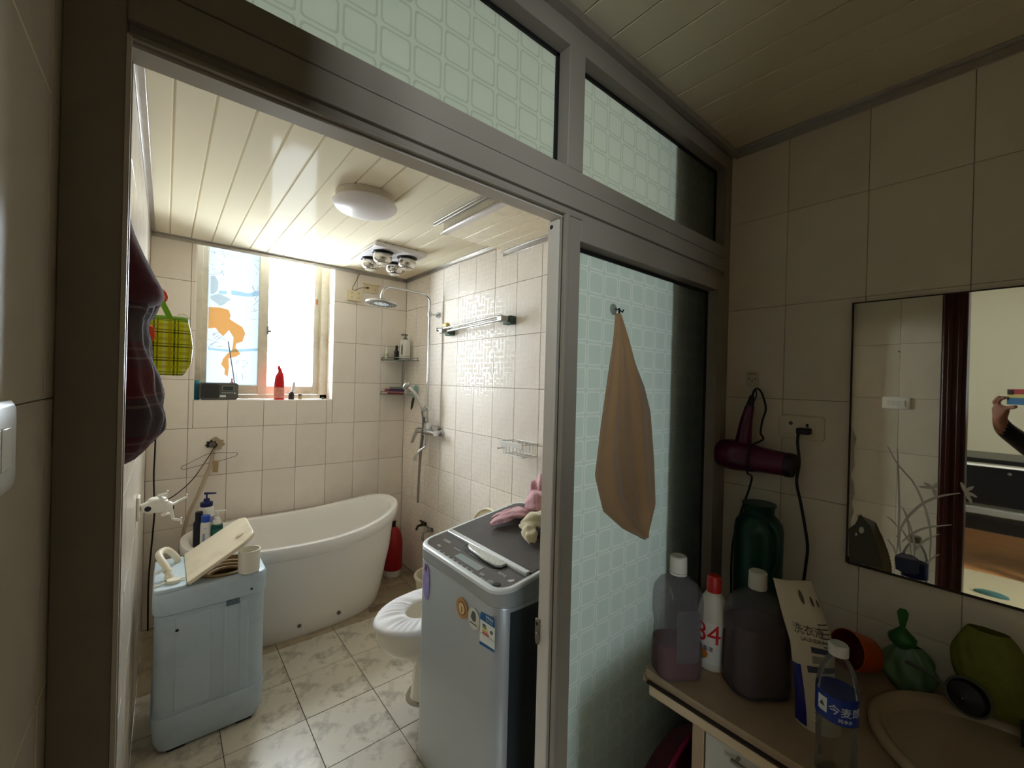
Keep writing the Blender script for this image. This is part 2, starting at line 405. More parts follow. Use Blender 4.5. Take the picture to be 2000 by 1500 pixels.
# ceiling: plastic strips laid along the depth of both rooms
ce = struct('ceiling', MB().box(XL-.12, XR+.12, -1.3, YW, ZC+.0045, 2.45), mat('ceiling_seam', '#cdbf9f', rough=.7), 'cream plastic strip ceiling')
xs_ = [XL]+[.005+.1*k for k in range(16) if XL+.02 < .005+.1*k < XR-.02]+[XR]
for a, b in zip(xs_[:-1], xs_[1:]):
    piece('ceiling_strip', (b-a-.004, YW-.70, .018), ((a+b)/2, (YW+.70)/2, ZC+.009), M_PVC, ce, bev=.003)
    piece('ceiling_strip', (b-a-.003, .65+1.0, .018), ((a+b)/2, (.65-1.0)/2, ZC+.009), M_PVCW, ce, bev=.0015)
# corner trims
def angle_trim(name, mb, lab): struct(name, mb, M_ALU, lab, bevel=.001)
angle_trim('trim_1', MB().box(XL, XR, YW-.003, YW, ZC-.026, ZC).box(XL, XR, YW-.022, YW-.003, ZC-.004, ZC), 'metal angle strip above the window')
angle_trim('trim_2', MB().box(XR-.003, XR, 2.0, YW, ZC-.026, ZC).box(XR-.022, XR-.003, 1.93, YW, ZC-.004, ZC), 'metal angle strip over the shower wall')
angle_trim('trim_3', MB().box(XL, XL+.003, .72, YW, ZC-.026, ZC).box(XL+.003, XL+.022, .72, YW, ZC-.004, ZC), 'metal angle strip along the hanging robe wall')
angle_trim('trim_4', MB().box(XR-.003, XR, -.9, .64, ZC-.028, ZC).box(XR-.022, XR-.003, -.9, .64, ZC-.004, ZC), 'dull metal angle strip above the mirror wall')
angle_trim('trim_5', MB().box(XL, XR, .63, .65, ZC-.02, ZC), 'dull metal strip between partition top and washroom ceiling')

# lowered ceiling box over the toilet
hb = thing('lowered_ceiling_panel', 'lowered box of cream plastic strips in the ceiling corner above the toilet', 'ceiling panel', (1.31, 1.4, 2.27))
M_PVCD = mat('ceiling_plastic_stained', '#e6dabc', rough=.25, dirt='#5d503a', dscale=16, damt=.2)
for k in range(4):
    x0 = 1.121+.1005*k; obj('strip', MB().box(x0+.0015, x0+.099, .74, 1.92, 2.27, 2.28), M_PVCD, hb, bevel=.002)
obj('side_board', MB().box(1.10, 1.119, .74, 1.915, 2.272, ZC-.002), M_PVCD, hb)
obj('end_board', MB().box(1.119, XR-.004, 1.905, 1.918, 2.281, ZC-.002), M_PVCD, hb)
obj('edge_trim', MB().box(1.086, 1.121, .74, 1.925, 2.266, 2.272).box(1.086, 1.09, .74, 1.9, 2.272, 2.282), M_ALU, hb, bevel=.001)
obj('top_trim', MB().box(1.062, 1.099, .74, 1.955, ZC-.006, ZC).box(1.062, 1.066, .74, 1.955, ZC-.022, ZC-.006), M_ALU, hb, bevel=.001)
obj('wall_trim', MB().box(XR-.004, XR, .74, 1.944, 2.243, 2.269).box(XR-.022, XR-.004, .74, 1.944, 2.2655, 2.269), M_ALU, hb, bevel=.001)

# pipe chase behind the frosted glass
pc = struct('wall_chase', MB().box(1.205, XR, .752, .955, 0, ZC), mat('chase_plaster', '#b9ac94', rough=.7), 'boxed-in corner column behind the frosted glass')

# ------- window
win = struct('window_1', MB().box(WX0, WX0+.042, 3.373, 3.45, WZ0, WZ1).box(WX1-.052, WX1, 3.373, 3.45, WZ0, WZ1).box(WX0, WX1, 3.373, 3.45, WZ0, WZ0+.032).box(WX0, WX1, 3.373, 3.45, WZ1-.04, WZ1), M_WINFR, 'white metal sliding window with two tall sashes', bevel=.003)
def sash(x0, x1, y0, y1, z0, z1, sl, sr, bot, lab):
    s_ = obj('sash', MB().box(x0, x0+sl, y0, y1, z0, z1).box(x1-sr, x1, y0, y1, z0, z1).box(x0+sl, x1-sr, y0, y1, z0, z0+bot).box(x0+sl, x1-sr, y0, y1, z1-.04, z1), M_WINFR, win, bevel=.003, label=lab)
    return s_
s1 = sash(.172, .553, 3.378, 3.406, 1.378, 2.43, .034, .058, .062, 'left window sash with printed film')
s2 = sash(.50, .915, 3.41, 3.438, 1.378, 2.43, .05, .055, .058, 'right window sash with clear glass')
M_FILM = glass_pane_mat('filmed_glass', (.165, .178, .185), frost=.5, fcol=(.175, .185, .19))
M_CLEAR = glass_pane_mat('clear_glass', (.97, .98, .98))
obj('pane', MB().box(.206, .495, 3.390, 3.394, 1.44, 2.39), M_FILM, s1)
obj('pane', MB().box(.55, .86, 3.422, 3.426, 1.436, 2.39), M_CLEAR, s2)
M_ORANGE = glass_pane_mat('orange_residue', (1.0, .66, .36), frost=.5, fcol=(1.0, .64, .33))
M_PRINTB = glass_pane_mat('blue_print', (.78, .87, .93), frost=.3, fcol=(.75, .85, .9))
M_PRINTG = glass_pane_mat('grey_print', (.84, .84, .82), frost=.3, fcol=(.8, .8, .78))
def FH(a, b):
    w = 1-.000138576*a-4.31155e-06*b; return ((.000567009*a+1.31575e-05*b+.077)/w, (-.000188607*a-.000743686*b+2.385)/w)
def film(name, poly, mtl, dy=0): obj(name, MB().prism([FH(a, b) for a, b in poly], 'y', 3.3885-dy, 3.3893-dy), mtl, s1, flat=True)
film('orange_patch', [(210, 615), (300, 620), (380, 640), (400, 690), (390, 720), (420, 740), (500, 790), (525, 845), (500, 915), (450, 930), (440, 965), (485, 1020), (440, 1045), (380, 1060), (385, 1130), (375, 1215), (345, 1195), (350, 1150), (318, 1110), (335, 1060), (380, 1010), (412, 990), (420, 930), (425, 880), (385, 815), (335, 868), (300, 835), (268, 795), (205, 800)], M_ORANGE)
film('printed_house', [(225, 545), (225, 520), (300, 500), (400, 550), (330, 600), (305, 605)], M_PRINTG, .0003)
film('printed_house', [(225, 350), (262, 345), (295, 400), (290, 470), (250, 505), (225, 500)], M_PRINTG, .0003)
film('printed_sign', [(297, 475), (365, 478), (365, 505), (297, 502)], M_PRINTB, .0006)
film('printed_band', [(405, 470), (560, 500), (640, 470), (640, 520), (560, 530), (405, 510)], M_PRINTB, .0003)
film('printed_band', [(205, 965), (400, 985), (640, 970), (640, 995), (400, 1005), (205, 985)], M_PRINTB, .0003)
tw = MB()
for _ in range(46):
    a, b = random.choice([(random.uniform(225, 350), random.uniform(130, 340)), (random.uniform(590, 640), random.uniform(150, 760)), (random.uniform(440, 640), random.uniform(1050, 1290)), (random.uniform(210, 330), random.uniform(820, 960))])
    th = random.uniform(0, pi); L = random.uniform(8, 38)
    p = [FH(a+s_*L*cos(th), b+s_*L*sin(th)) for s_ in (-1, 1)]
    tw.tube([(p[0][0], 3.3888, p[0][1]), ((p[0][0]+p[1][0])/2+random.uniform(-.004, .004), 3.3888, (p[0][1]+p[1][1])/2), (p[1][0], 3.3888, p[1][1])], .0009, 5)
obj('printed_twigs', tw, mat('twig_print', '#5f6a70', rough=.7), s1, kind='stuff')
obj('latch', MB().box(.546, .556, 3.366, 3.378, 1.80, 1.86).box(.553, .571, 3.362, 3.37, 1.815, 1.83), mat('grey_latch', '#8b8a88', rough=.4, metal=.6), s1, bevel=.002)
obj('latch', MB().box(.872, .884, 3.40, 3.41, 2.06, 2.10), mat('rusty_latch', '#a5713a', rough=.6), s2, bevel=.002)

# ------- partition: enamelled metal frame with frosted panes
PY0, PY1 = .65, .703
pt = struct('partition_frame', MB().box(XLW, -.04, PY0, PY1, 0, 2.31).box(1.478, XR, PY0, PY1, 0, 2.31).box(-.04, 1.478, PY0, PY1, 2.262, 2.31).box(-.04, 1.478, PY0+.001, PY1-.001, 1.951, 1.992).box(.685, .737, PY0, PY1, 1.992, 2.262), M_FRAME, 'grey-beige metal frame dividing washroom and bathroom', bevel=.0015)
pt['category'] = 'partition'
obj('header_track', MB().box(-.04, 1.478, PY0+.004, PY1, 1.884, 1.949).box(-.04, 1.478, PY0-.006, PY0+.004, 1.9, 1.945).box(-.04, .735, PY0-.004, PY0+.003, 1.881, 1.887), M_FRAME, pt, bevel=.0015)
obj('track_channel', MB().box(-.04, .69, PY0+.012, PY1-.006, 1.8795, 1.8845), M_FRAME_IN, pt)
obj('jamb_strip', MB().box(-.0405, -.036, PY0-.004, PY0+.003, 0, 1.884).box(-.0405, -.037, PY1-.01, PY1, 0, 1.884), M_FRAME_IN, pt)
MFG = frosted_mat('frosted_transom_glass', (.92, .97, .88), (.76, .82, .73), ORG[pt.name].x)
obj('pane', MB().box(-.045, .69, .688, .693, 1.985, 2.268), MFG, pt)
obj('pane', MB().box(.732, 1.483, .688, .693, 1.985, 2.268), MFG, pt)
def gasket(x0, x1, z0, z1, y=.683, w=.009, par=None): obj('gasket', MB().box(x0, x1, y, y+.006, z1-w, z1).box(x0, x1, y, y+.006, z0, z0+.002).box(x0, x0+.002, y, y+.006, z0, z1).box(x1-w, x1, y, y+.006, z0, z1), M_GASKET, par or pt)
gasket(-.04, .685, 1.992, 2.262); gasket(.737, 1.478, 1.992, 2.262)
dr = struct('door_1', MB().box(.692, .735, PY0, PY1, 0, 1.883).box(.684, .692, .664, PY1-.002, 0, 1.883).box(.681, .692, PY0-.006, .656, 0, 1.886).box(1.437, 1.478, PY0, PY1, 0, 1.883).box(.735, 1.437, PY0, PY1, 1.834, 1.883).box(.735, 1.437, PY0, PY1, 0, .12), M_FRAME, 'fixed frosted glass door panel with towel hook', bevel=.0015)
MFD = frosted_mat('frosted_door_glass', (.80, .88, .83), (.96, 1.0, .97), ORG[dr.name].x)
obj('pane', MB().box(.73, 1.442, .688, .693, .11, 1.84), MFD, dr)
gasket(.735, 1.437, .12, 1.834, par=dr)
obj('door_edge', MB().box(.679, .6845, .668, .701, 0, 1.875), M_FRAME_IN, dr, bevel=.001)
obj('screw_hole', MB().lathe([(.005, 0), (.005, .001)], (.6785, .69, 1.862), 'x', 12), M_GASKET, dr)
la = obj('broken_latch', MB().box(.674, .6795, .692, .706, .905, .955).box(.67, .676, .69, .700, .90, .925), mat('worn_latch', '#7d6f5c', rough=.45, metal=.5, var=.3, vscale=60), dr, bevel=.002, label='worn metal latch plate')
obj('latch_hole', MB().box(.6735, .6743, .696, .702, .94, .948), M_GASKET, la)
# ------- beyond the left wall: door casing and the next room seen in the mirror
dc = struct('door_2', MB().box(XL-.135, XL+.012, .156, .246, 0, 2.14).box(XL-.135, XL+.012, -.80, -.72, 0, 2.14).box(XL-.135, XL+.012, -.72, .156, 2.06, 2.14), M_BROWN, 'dark red-brown wooden door casing seen in the mirror', bevel=.006)
obj('casing_moulding', MB().box(XL+.012, XL+.017, .175, .19, 0, 2.1).box(XL+.012, XL+.017, .21, .225, 0, 2.1), M_BROWN, dc, bevel=.002)
struct('wall_front', MB().box(XL-.12, XR+.12, -1.12, -1.0, 0, 2.4), M_WHITEP, 'plain wall behind the photographer')
struct('wall_doorway', MB().box(XL-.12, XL, -1.0, -.80, 0, 2.4).box(XL-.12, XL, -.80, .246, 2.14, 2.4), M_WHITEP, 'plain wall above the wooden door casing')
NR = mat('next_room_wall', '#a09880', rough=.85)
struct('wall_next_room', MB().box(-4.1, -3.98, -2.2, 1.8, 0, 2.75).box(-4.1, -.2, 1.68, 1.8, 0, 2.75), NR, 'cream wall of the next room seen in the mirror')
nw = struct('wall_next_room_window', MB().box(-4.1, -2.0, -2.2, -2.08, 0, 2.75).box(-1.0, -.08, -2.2, -2.08, 0, 2.75).box(-2.0, -1.0, -2.2, -2.08, 0, 1.0).box(-2.0, -1.0, -2.2, -2.08, 2.2, 2.75).box(-.2, -.08, -2.1, -1.0, 0, 2.75).box(-.2, -.1, .246, 1.8, 2.4, 2.75), NR, 'window wall of the next room behind the photographer')
struct('ceiling_next_room', MB().box(-4.1, -.1, -2.2, 1.8, 2.7, 2.8), M_WHITEP, 'white ceiling of the next room')
struct('floor_next_room', MB().box(-4.1, -.2, -2.2, 1.8, -.1, -.001), mat('wood_floor', '#a06a38', rough=.4, var=.3, vscale=9), 'orange wooden floor of the next room')
w2 = struct('window_2', MB().box(-2.0, -1.95, -2.16, -2.1, 1.0, 2.2).box(-1.05, -1.0, -2.16, -2.1, 1.0, 2.2).box(-1.52, -1.48, -2.16, -2.1, 1.0, 2.2).box(-1.95, -1.05, -2.16, -2.1, 1.0, 1.05).box(-1.95, -1.05, -2.16, -2.1, 2.15, 2.2), M_WINFR, 'window of the next room behind the photographer')
obj('pane', MB().box(-1.95, -1.52, -2.132, -2.128, 1.05, 2.15), M_CLEAR, w2); obj('pane', MB().box(-1.48, -1.05, -2.132, -2.128, 1.05, 2.15), M_CLEAR, w2)
# ---------------------------------------------------------------- shared object materials
M_CHROME = mat('chrome', '#c4c4c2', rough=.22, metal=1, var=.06, vscale=30)
M_CHROMED = mat('dull_chrome', '#9a9890', rough=.35, metal=.9, var=.25, vscale=40)
M_WHITE = mat('white_plastic', '#e6e3da', rough=.4, var=.03)
M_CREAM = mat('cream_plastic', '#e8e0cc', rough=.4, var=.06, dirt='#a58c5a', dscale=12, damt=.25)
M_BLACK = mat('black_plastic', '#0f0f10', rough=.35)
M_RUBBER = mat('black_cable', '#171413', rough=.5)
M_ACRYL = mat('white_acrylic', '#f1efec', rough=.18, var=.02, vscale=2, coat=.3)
M_CERAM = mat('cream_ceramic', '#e8e2d2', rough=.12, coat=.4, var=.03, vscale=2)
M_NAVY = mat('navy_plastic', '#16205a', rough=.35)
M_BLUECAP = mat('blue_cap_plastic', '#2450b4', rough=.35)
M_DKNAVY = mat('dark_navy_plastic', '#11142e', rough=.3)
M_GREENB = mat('dark_green_gel', '#06493f', rough=.25)
M_PRINT_G = mat('grey_print_ink', '#5a5a5c', rough=.6)
M_PRINT_W = mat('white_print_ink', '#cfd3d3', rough=.6)

# ---------------------------------------------------------------- ceiling fittings
t = thing('ceiling_lamp', 'round white flush ceiling lamp, unlit', 'ceiling lamp', (.685, 1.90, 2.24))
obj('base_ring', MB().lathe([(.125, 2.30), (.128, ZC-.001)], (.685, 1.90, 0), 'z', 48), mat('lamp_ring', '#c9bfae', rough=.4), t)
obj('diffuser', MB().lathe([(.002, 2.246), (.05, 2.248), (.09, 2.255), (.12, 2.267), (.138, 2.283), (.139, 2.292), (.13, 2.301), (.02, 2.302)], (.685, 1.90, 0), 'z', 48), mat('lamp_diffuser', '#e4dfe0', rough=.3, coat=.2), t, angle=80)

t = thing('bath_heater', 'square white ceiling bath heater with four round heat bulbs', 'heater', (1.115, 2.65, 2.26))
obj('housing', MB().box(.945, 1.287, 2.437, 2.86, 2.30, ZC-.001), mat('heater_enamel', '#d8d3d4', rough=.3), t, bevel=.008, bseg=3)
M_BULB = mat('silvered_bulb', '#cfc8bd', rough=.06, metal=.85); M_BULBC = mat('bulb_glass', '#e8e0cf', rough=.04, metal=.35, coat=1)
for x, y in ((1.035, 2.55), (1.035, 2.745), (1.20, 2.55), (1.20, 2.745)):
    c_ = obj('socket_ring', MB().lathe([(.063, 2.294), (.066, 2.301)], (x, y, 0), 'z', 32), M_BLACK, t)
    b_ = obj('bulb', MB().lathe([(.02, 2.225), (.04, 2.232), (.054, 2.246), (.058, 2.262), (.055, 2.29), (.05, 2.2935)], (x, y, 0), 'z', 32), M_BULB, t, angle=80)
    obj('bulb_face', MB().lathe([(.001, 2.2185), (.022, 2.2205), (.038, 2.2275)], (x, y, 0), 'z', 32, cap1=False), M_BULBC, b_, angle=80)
obj('centre_lamp', MB().lathe([(.014, 2.285), (.02, 2.30)], (1.117, 2.647, 0), 'z', 16), M_BLACK, t)
obj('chrome_edge', MB().box(.942, .9465, 2.437, 2.86, 2.302, 2.309), M_CHROME, t)

# ---------------------------------------------------------------- back wall fittings
def socket_holes(par, x, z, y, s_=1.):
    for dx, dz in ((-.007, .006), (.007, .006), (0, -.007)):
        obj('slot', MB().box(x+dx*s_-.0012, x+dx*s_+.0012, y-.0008, y+.001, z+dz*s_-.004, z+dz*s_+.004), M_BLACK, par)
M_OLDP = mat('yellowed_plastic', '#ddcfac', rough=.5, var=.08)
t = thing('power_strip', 'yellowed six-hole socket block on the wall beside the window', 'socket', (1.09, 3.2, 2.09))
b_ = obj('body', MB().box(1.04, 1.142, 3.19, YW-.0005, 2.092, 2.168), M_OLDP, t, bevel=.004)
for x in (1.066, 1.116):
    for z in (2.112, 2.148): socket_holes(b_, x, z, 3.19, .8)
t = thing('wall_socket', 'yellowed wall socket with hood and small plug under the bath heater', 'socket', (1.22, 3.21, 2.17))
p_ = obj('plate', MB().box(1.165, 1.28, 3.214, YW-.0005, 2.172, 2.238), M_OLDP, t, bevel=.003)
obj('hood', MB().prism([(YW-.001, 2.242), (3.185, 2.238), (3.185, 2.232), (YW-.001, 2.236)], 'x', 1.16, 1.285), M_OLDP, t)
socket_holes(p_, 1.25, 2.2, 3.214)
obj('plug', MB().box(1.175, 1.195, 3.19, 3.214, 2.2, 2.212), mat('brown_plug', '#4a2c18', rough=.5), t, bevel=.002)
tag(obj('socket_cable', MB().tube([(1.178, 3.195, 2.206), (1.13, 3.2, 2.195), (1.09, 3.205, 2.172), (1.075, 3.21, 2.185), (1.10, 3.212, 2.24), (1.125, 3.212, 2.30), (1.13, 3.212, 2.303)], .003, 8, smooth=6), mat('tan_cable', '#8d7a5c', rough=.6)), 'thin tan cable looping from wall socket up to the ceiling', 'cable')

t = thing('pipe_stub', 'broken plaster hole with capped pipe end in the wall above the bathtub', 'pipe', (.245, YW, 1.03))
def blob(cx, cz, rx, rz, y0, y1, seed, n=22, amp=.3):
    random.seed(seed); pl = []
    for i in range(n):
        a = 2*pi*i/n; k = 1+amp*(random.random()-.5)*2; pl.append((cx+rx*k*cos(a), cz+rz*k*sin(a)))
    return MB().prism(pl, 'y', y0, y1)
obj('plaster_patch', blob(.262, 1.072, .042, .035, 3.219, YW+.002, 4), mat('rough_plaster', '#a8957c', rough=.95, var=.3, vscale=60, bump=.8, bscale=90), t)
obj('cavity', blob(.232, 1.068, .030, .024, 3.2178, YW+.001, 9), mat('dark_cavity', '#2b2620', rough=.95, var=.4, vscale=60), t)
obj('pipe_cap', MB().lathe([(.017, 0), (.017, .012), (.0125, .0122), (.0125, .006), (.001, .006)], (.236, 3.2225, 1.066), 'y', 24, M=Matrix.Scale(-1, 4, (0, 1, 0))), mat('grey_pipe', '#6f675f', rough=.6, var=.25, vscale=60), t)
tag(obj('drain_hose', MB().tube([(.237, 3.21, 1.028), (.236, 3.208, .99), (.225, 3.20, .93), (.20, 3.19, .86), (.16, 3.185, .75), (.115, 3.18, .62), (.09, 3.18, .45), (.07, 3.18, .15), (.07, 3.185, .012)], .0095, 12, smooth=6), mat('beige_hose', '#b7a58c', rough=.6, var=.12, vscale=30)), 'beige flexible hose running down the wall behind the bathtub', 'hose')
hg = thing('wire_hanger', 'thin wire clothes hanger hung at the pipe hole', 'hanger', (.23, 3.2, .95))
obj('wire', MB().tube([(.246, 3.205, 1.06), (.25, 3.20, 1.035), (.243, 3.20, 1.022), (.252, 3.20, 1.012)], .0016, 6, smooth=5).tube([(.252, 3.2, 1.012), (.215, 3.2, 1.012), (.16, 3.2, .985), (.11, 3.2, .958), (.092, 3.2, .95), (.084, 3.2, .938), (.092, 3.2, .929), (.12, 3.2, .932), (.2, 3.2, .951), (.27, 3.2, .962), (.34, 3.2, .98), (.362, 3.2, .987), (.368, 3.2, 1.0), (.36, 3.2, 1.008), (.33, 3.2, 1.008), (.28, 3.2, 1.016), (.252, 3.2, 1.012)], .0017, 6, smooth=5), mat('hanger_wire', '#6d6a62', rough=.4, metal=.8), hg)
obj('paper_tag', MB().prism([(.238, .895), (.266, .892), (.269, .965), (.242, .966)], 'y', 3.196, 3.1972), mat('brown_tag', '#a88c62', rough=.8, var=.15, vscale=60), hg)
obj('tag_string', MB().tube([(.252, 3.1985, 1.01), (.255, 3.197, .966)], .0007, 5), M_OLDP, hg)
tag(obj('antenna_cable', MB().tube([(.25, 3.215, 1.06), (.242, 3.19, 1.045), (.20, 3.12, .985), (.13, 3.0, .90), (.05, 2.92, .84), (-.02, 2.95, .80), (-.045, 3.1, .78), (-.05, 3.20, .76)], .0028, 8, smooth=6), mat('dark_red_cable', '#2a1512', rough=.5)), 'dark thin cable sagging from the pipe hole to the corner', 'cable')
tag(obj('corner_cable', MB().tube([(-.035, 3.205, 1.30), (-.038, 3.205, 1.05), (-.040, 3.20, .9), (-.034, 3.20, .7), (-.04, 3.20, .55), (-.052, 3.19, .3), (-.05, 3.19, .01)], .0042, 8, smooth=6), M_RUBBER), 'black cable hanging down the tiled corner behind the white clothes airer', 'cable')

# ---------------------------------------------------------------- things on the window sill
SZ = WZ0
t = thing('radio', 'dark grey portable radio with display and raised antenna on the window sill', 'radio', (.268, 3.29, SZ))
b_ = obj('body', MB().loft([rrect(.268, 1.4005, .105, .0545, .02, None) and [(x, 3.262+d, z) for x, z in rrect(.268, 1.4005, .105-i, .0545-i, .02)] for d, i in ((0, .004), (.004, 0), (.05, 0), (.054, .004))]), mat('radio_case', '#55524f', rough=.4), t)
obj('speaker_grille', MB().prism(rrect(.222, 1.402, .047, .044, .012), 'y', 3.2605, 3.263), mat('radio_grille', '#2f2d2c', rough=.7, bump=1, bscale=500), b_)
obj('display', MB().box(.288, .345, 3.2595, 3.2625, 1.406, 1.433), mat('lcd_dark', '#3c4240', rough=.15), b_, bevel=.002)
obj('display_bezel', MB().box(.284, .349, 3.261, 3.2628, 1.402, 1.437), M_CHROMED, b_)
for k in range(5): obj('button', MB().box(.282+.013*k, .291+.013*k, 3.2598, 3.2625, 1.388, 1.393), M_PRINT_W, b_)
obj('button', MB().lathe([(.005, 0), (.004, -.004)], (.353, 3.262, 1.388), 'y', 16), M_PRINT_W, b_)
obj('brand_plate', MB().box(.272, .304, 3.2598, 3.2625, 1.362, 1.376), M_PRINT_W, b_)
obj('antenna', MB().tube([(.352, 3.285, 1.452), (.346, 3.285, 1.50), (.312, 3.285, 1.725)], .0028, 8), mat('antenna_metal', '#6e6780', rough=.3, metal=.9), t)
tag(obj('orange_clip', MB().box(.335, .342, 3.292, 3.302, 1.4555, 1.485).box(.330, .347, 3.29, 3.304, 1.4555, 1.461), mat('orange_plastic', '#e0501a', rough=.4), bevel=.002), 'small orange clip standing on the radio', 'clip')
t = thing('teal_bottle', 'translucent teal bottle half hidden behind the radio', 'bottle', (.150, 3.335, SZ))
obj('body', MB().lathe([(.017, 0), (.0185, .01), (.0185, .09), (.012, .105)], (.156, 3.335, SZ), 'z', 20), mat('teal_plastic', '#1b6f86', rough=.3), t)
obj('cap', MB().lathe([(.0125, .1045), (.0125, .122)], (.156, 3.335, SZ), 'z', 20), mat('teal_cap', '#2b93a8', rough=.35), t)
t = thing('cleaner_bottle', 'red duck-neck toilet cleaner bottle on the window sill', 'bottle', (.615, 3.29, SZ))
M_RED = mat('red_plastic', '#c91420', rough=.35)
obj('body', MB().loft([rrect(.615+dx, 3.29, hx, hy, min(hx, hy)*.7, SZ+z) for dx, hx, hy, z in ((0, .029, .02, 0), (0, .032, .022, .008), (0, .032, .022, .10), (0, .030, .021, .14), (.001, .026, .019, .165), (.004, .019, .016, .185), (.004, .016, .014, .19))]), M_RED, t, angle=70)
obj('nozzle', MB().tube([(.619, 3.29, SZ+.188), (.618, 3.29, SZ+.205), (.610, 3.29, SZ+.222), (.616, 3.29, SZ+.235)], lambda u: .015-.007*u, 12, smooth=4), M_RED, t)
obj('label', MB().loft([rrect(.615, 3.29, .0325, .0225, .0155, SZ+z) for z in (.012, .085)], False, False), mat('cleaner_label', '#d98a7a', rough=.4, var=.6, vscale=45), t)
t = thing('glue_bottle', 'small black bottle with clear pointed nozzle on the window sill', 'bottle', (.693, 3.29, SZ))
obj('body', MB().lathe([(.018, 0), (.0195, .006), (.0195, .03), (.016, .045), (.009, .055)], (.693, 3.29, SZ), 'z', 20), mat('black_bottle', '#1a1820', rough=.3), t)
obj('nozzle', MB().lathe([(.0135, .0535), (.012, .09), (.009, .125), (.004, .128)], (.697, 3.29, SZ), 'z', 16, M=Matrix.Rotation(rad(6), 4, 'Y')), mat('clear_nozzle', '#d4dde2', rough=.2), t)
t = thing('small_jar', 'tiny amber jar with dark lid beside the sill bottles', 'jar', (.752, 3.30, SZ))
obj('body', MB().lathe([(.0105, 0), (.0115, .003), (.0115, .026)], (.752, 3.30, SZ), 'z', 16), mat('amber', '#8a7448', rough=.3), t)
obj('lid', MB().lathe([(.0122, .0255), (.0122, .038), (.011, .0395)], (.752, 3.30, SZ), 'z', 16), mat('dark_lid', '#3f4a48', rough=.4), t)
tag(obj('soap_scrap', MB().lathe([(.006, 0), (.009, .003), (.006, .007)], (.775, 3.285, SZ), 'z', 10, sx=1.3), M_CREAM), 'tiny pale soap scrap on the window sill', 'soap')
tag(obj('grey_stopper', MB().lathe([(.010, 0), (.012, .004), (.008, .012), (.004, .016)], (.915, 3.33, SZ), 'z', 12), mat('grey_rubber', '#57524a', rough=.7)), 'small grey stopper in the sill corner', 'stopper')

# ---------------------------------------------------------------- shower column and rails on the shower wall
t = thing('shower_column', 'chrome shower column with rain head, hand shower and lever mixer', 'shower', (1.45, 2.69, 1.06))
RX, RY = 1.45, 2.69
obj('riser_pipe', MB().tube([(RX, RY, 1.13), (RX, RY, 1.90)], .010, 14).tube([(RX, RY, 1.90), (RX, RY, 2.05), (RX-.006, RY, 2.085), (RX-.025, RY, 2.108), (RX-.06, RY, 2.118), (RX-.28, RY, 2.124), (RX-.315, RY, 2.118), (RX-.345, RY, 2.098), (RX-.357, RY, 2.06), (RX-.358, RY, 2.035)], .0088, 14, smooth=5), M_CHROME, t)
obj('riser_collar', MB().lathe([(.013, 1.965), (.0145, 1.968), (.0145, 1.995), (.013, 1.998)], (RX, RY, 0), 'z', 20), M_CHROME, t)
obj('wall_bracket', MB().tube([(RX+.012, RY, 1.98), (XR-.010, RY, 1.98)], .007, 12).lathe([(.021, -.012), (.021, -.001)], (XR, RY, 1.98), 'x', 24), M_CHROME, t)
h_ = obj('rain_head', MB().lathe([(.02, .034), (.03, .024), (.095, .010), (.102, .005), (.102, 0), (.098, -.004)], (RX-.358, RY, 2.006), 'z', 40, M=Matrix.Rotation(rad(4), 4, 'Y')), M_CHROME, t, angle=60)
noz = MB()
for r_ in (.02, .038, .056, .074, .09):
    n_ = int(r_*200)
    for i in range(n_): noz.lathe([(.0022, -.0078), (.003, -.003)], (RX-.358+r_*cos(2*pi*i/n_), RY+r_*sin(2*pi*i/n_), 2.006-r_*cos(2*pi*i/n_)*.07), 'z', 6)
obj('nozzles', noz, mat('nozzle_rubber', '#8f9aa0', rough=.6), h_, kind='stuff')
obj('head_plate', MB().lathe([(.096, -.0035), (.001, -.0045)], (RX-.358, RY, 2.006), 'z', 40, M=Matrix.Rotation(rad(4), 4, 'Y'), cap0=False), mat('shower_plate', '#c9d3d6', rough=.3), h_)
s_ = obj('slider', MB().lathe([(.016, 1.285), (.017, 1.288), (.017, 1.325), (.016, 1.328)], (RX, RY, 0), 'z', 20).tube([(RX, RY, 1.305), (RX-.035, RY+.008, 1.30)], .013, 14).tube([(RX, RY-.012, 1.306), (RX, RY-.035, 1.306)], .0165, 18), M_CHROME, t)
hs = obj('hand_shower', MB().tube([(RX-.035, RY+.01, 1.285), (RX-.045, RY+.015, 1.33), (RX-.065, RY+.035, 1.385), (RX-.085, RY+.06, 1.425), (RX-.10, RY+.085, 1.45)], lambda u: .0085+.005*u, 14, smooth=5), M_CHROME, t)
MH = Matrix.Rotation(rad(-38), 4, 'Y') @ Matrix.Rotation(rad(-20), 4, 'X')
obj('spray_head', MB().lathe([(.012, .02), (.026, .016), (.034, .006), (.034, 0), (.030, -.006), (.001, -.007)], (RX-.115, RY+.10, 1.462), 'z', 28, M=Matrix.Rotation(rad(-52), 4, Vector((1, .8, 0)))), M_CHROME, hs, angle=60)
mx = obj('mixer_body', MB().tube([(RX, 2.565, 1.137), (RX, 2.815, 1.137)], .0205, 20).lathe([(.03, -.014), (.032, -.001)], (XR, 2.605, 1.137), 'x', 24).lathe([(.03, -.014), (.032, -.001)], (XR, 2.765, 1.137), 'x', 24).tube([(RX, 2.605, 1.137), (XR-.008, 2.605, 1.137)], .015, 14).tube([(RX, 2.765, 1.137), (XR-.008, 2.765, 1.137)], .015, 14).box(RX-.02, RX+.02, 2.665, 2.715, 1.15, 1.20), M_CHROME, t)
